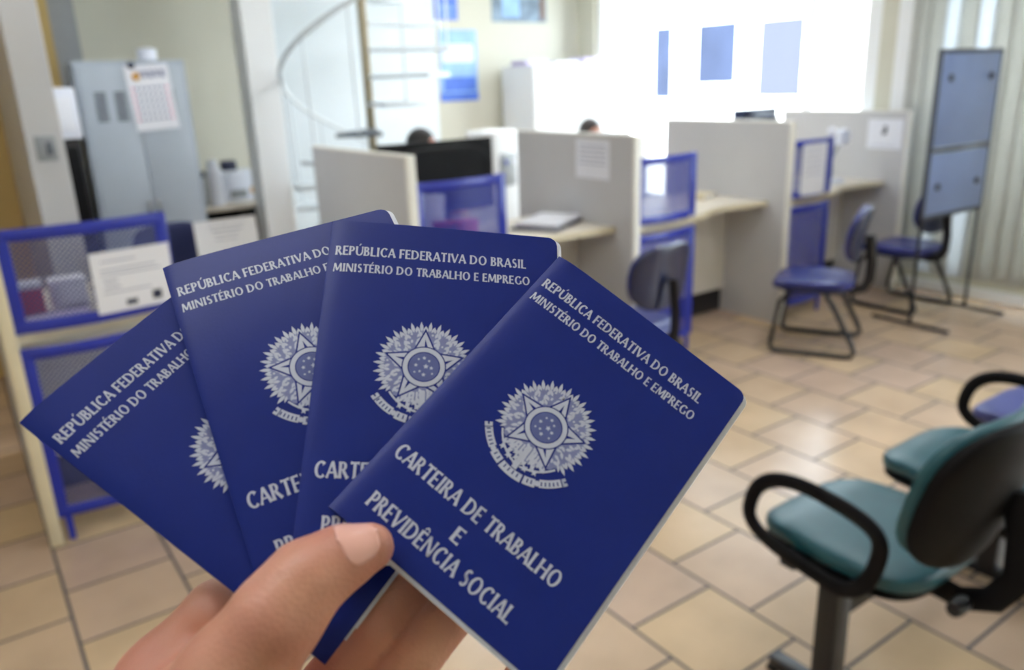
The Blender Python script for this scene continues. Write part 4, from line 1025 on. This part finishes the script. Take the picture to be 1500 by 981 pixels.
booklet('leftmost blue booklet, tilted furthest with its lettering running steeply upward', (27, 614), (345, 865), over=b2, swing=-.13)

# ------------------------------------------------------------------ the hand that holds the fan
def hp(px, py, d): return np.array([(px-750)/FPX*d, (py-490.5)/FPX*d, d])
hand = [
    # thumb, in front of the covers
    ('c', (hp(542, 801, .2740), hp(497, 819, .2695), .0084, .0108), 0), ('c', (hp(497, 819, .2695), hp(448, 850, .2640), .0108, .0126), .004),
    ('c', (hp(448, 850, .2640), hp(404, 906, .259), .0130, .0138), .005), ('c', (hp(404, 906, .259), hp(345, 990, .262), .0138, .0162), .008), ('c', (hp(345, 990, .262), hp(240, 1095, .285), .0162, .022), .012),
    # first web, palm, wrist
    ('c', (hp(322, 905, .302), hp(248, 1010, .302), .0150, .0185), .007), ('c', (hp(248, 1010, .302), hp(200, 1150, .31), .019, .025), .012),
    ('c', (hp(330, 1010, .29), hp(260, 1140, .30), .017, .023), .012), ('e', (hp(340, 1130, .312), (.030, .034, .018)), .014), ('c', (hp(430, 1100, .318), hp(330, 1230, .318), .016, .022), .012),
    ('c', (hp(500, 1150, .318), hp(380, 1270, .318), .016, .02), .012),
    ('c', (hp(270, 1190, .312), hp(210, 1390, .31), .028, .026), .016), ('c', (hp(330, 1240, .314), hp(240, 1400, .31), .024, .026), .016),
    ('c', (hp(215, 1380, .31), (-.20, .36, .24), .027, .038), .02),
    # index and middle finger behind the covers
    ('c', (hp(418, 1072, .309), hp(546, 917, .298), .0106, .0095), .002), ('c', (hp(546, 917, .298), hp(632, 815, .3170), .0096, .0090), .0015), ('c', (hp(632, 815, .3170), hp(672, 752, .3245), .0090, .0078), .0015),
    ('c', (hp(487, 1108, .306), hp(615, 955, .293), .0104, .0095), .001), ('c', (hp(615, 955, .293), hp(699, 852, .3010), .0096, .0090), .001), ('c', (hp(699, 852, .3010), hp(747, 787, .310), .0090, .008), .001),
    ('c', (hp(455, 1090, .311), hp(582, 940, .300), .0085, .008), .002), ('c', (hp(582, 940, .300), hp(665, 835, .312), .008, .007), .002),
    # ring and little finger, curled below
    ('c', (hp(545, 1165, .318), hp(700, 1085, .318), .0120, .0102), .008), ('c', (hp(700, 1085, .318), hp(772, 1000, .316), .0102, .0092), .004), ('c', (hp(772, 1000, .316), hp(800, 935, .316), .0092, .0078), .004),
    ('c', (hp(550, 1245, .316), hp(690, 1205, .314), .0108, .0092), .008), ('c', (hp(690, 1205, .314), hp(760, 1130, .312), .0092, .0082), .004), ('c', (hp(760, 1130, .312), hp(785, 1070, .311), .0082, .0070), .004),
]
# creases: shallow carves across the thumb joint and the web
for p, q, r in ((hp(228, 905, .284), hp(300, 932, .286), .0022), (hp(586, 868, .307), hp(612, 900, .305), .0011), (hp(648, 912, .305), hp(672, 945, .304), .0011)):
    hand.append(('c', (p, q, r, r), -.004))
v, f = sdf_mesh(hand, .0017, .01)
o = thing('person', 'left hand and forearm holding the fan of blue booklets, thumb in front', 'person', tuple(cw(hp(260, 1180, .31))))
base = Vector(o.location); vw = EYEP[None]+v[:, :1]*RX-v[:, 1:2]*UP+v[:, 2:]*FW-np.array(base)
hm = MB().add(vw, f[:, ::-1].tolist() if np.linalg.det(np.array([RX, -UP, FW])) < 0 else f.tolist()).build('hand', M['skin'], o, angle=3)
sm = hm.modifiers.new('smooth', 'SMOOTH'); sm.factor = .5; sm.iterations = 3
# thumb nail: a shallow curved plate on the upper side of the tip
from mathutils.bvhtree import BVHTree
bvh = BVHTree.FromPolygons([Vector(p) for p in v.tolist()], f.tolist())
ta, tb_ = hp(497, 819, .2695), hp(542, 801, .2740); ax = (tb_-ta); L = np.linalg.norm(ax); ax /= L
nd = np.array([.05, -.72, -.68]); nd -= ax*(nd@ax); nd /= np.linalg.norm(nd); sd = np.cross(ax, nd); vs = []; fs = []; nu, nv = 14, 14
for i in range(nu+1):
    s_ = -1+2*i/nu
    for j in range(nv+1):
        q = -1+2*j/nv; e = (1-abs(s_)**3.2)**.5
        ang = q*e*math.radians(56); al = L*.62+s_*.0072; d = nd*math.cos(ang)+sd*math.sin(ang)
        c0 = ta+ax*min(al, L+.001); hit = bvh.ray_cast(Vector(c0+d*.04), Vector(-d))
        p = np.array(hit[0]) if hit[0] is not None else c0+d*.009
        vs.append(p+d*(.0005-.0003*abs(q)**2)+ax*max(0, al-L-.001))
for i in range(nu):
    for j in range(nv): fs.append((i*(nv+1)+j, i*(nv+1)+j+1, (i+1)*(nv+1)+j+1, (i+1)*(nv+1)+j))
vs = np.array(vs); vs = EYEP[None]+vs[:, :1]*RX-vs[:, 1:2]*UP+vs[:, 2:]*FW-np.array(base)
nl = MB().add(vs, fs).build('thumb_nail', M['nail'], hm, angle=3); nl.modifiers.new('thickness', 'SOLIDIFY').thickness = .0005
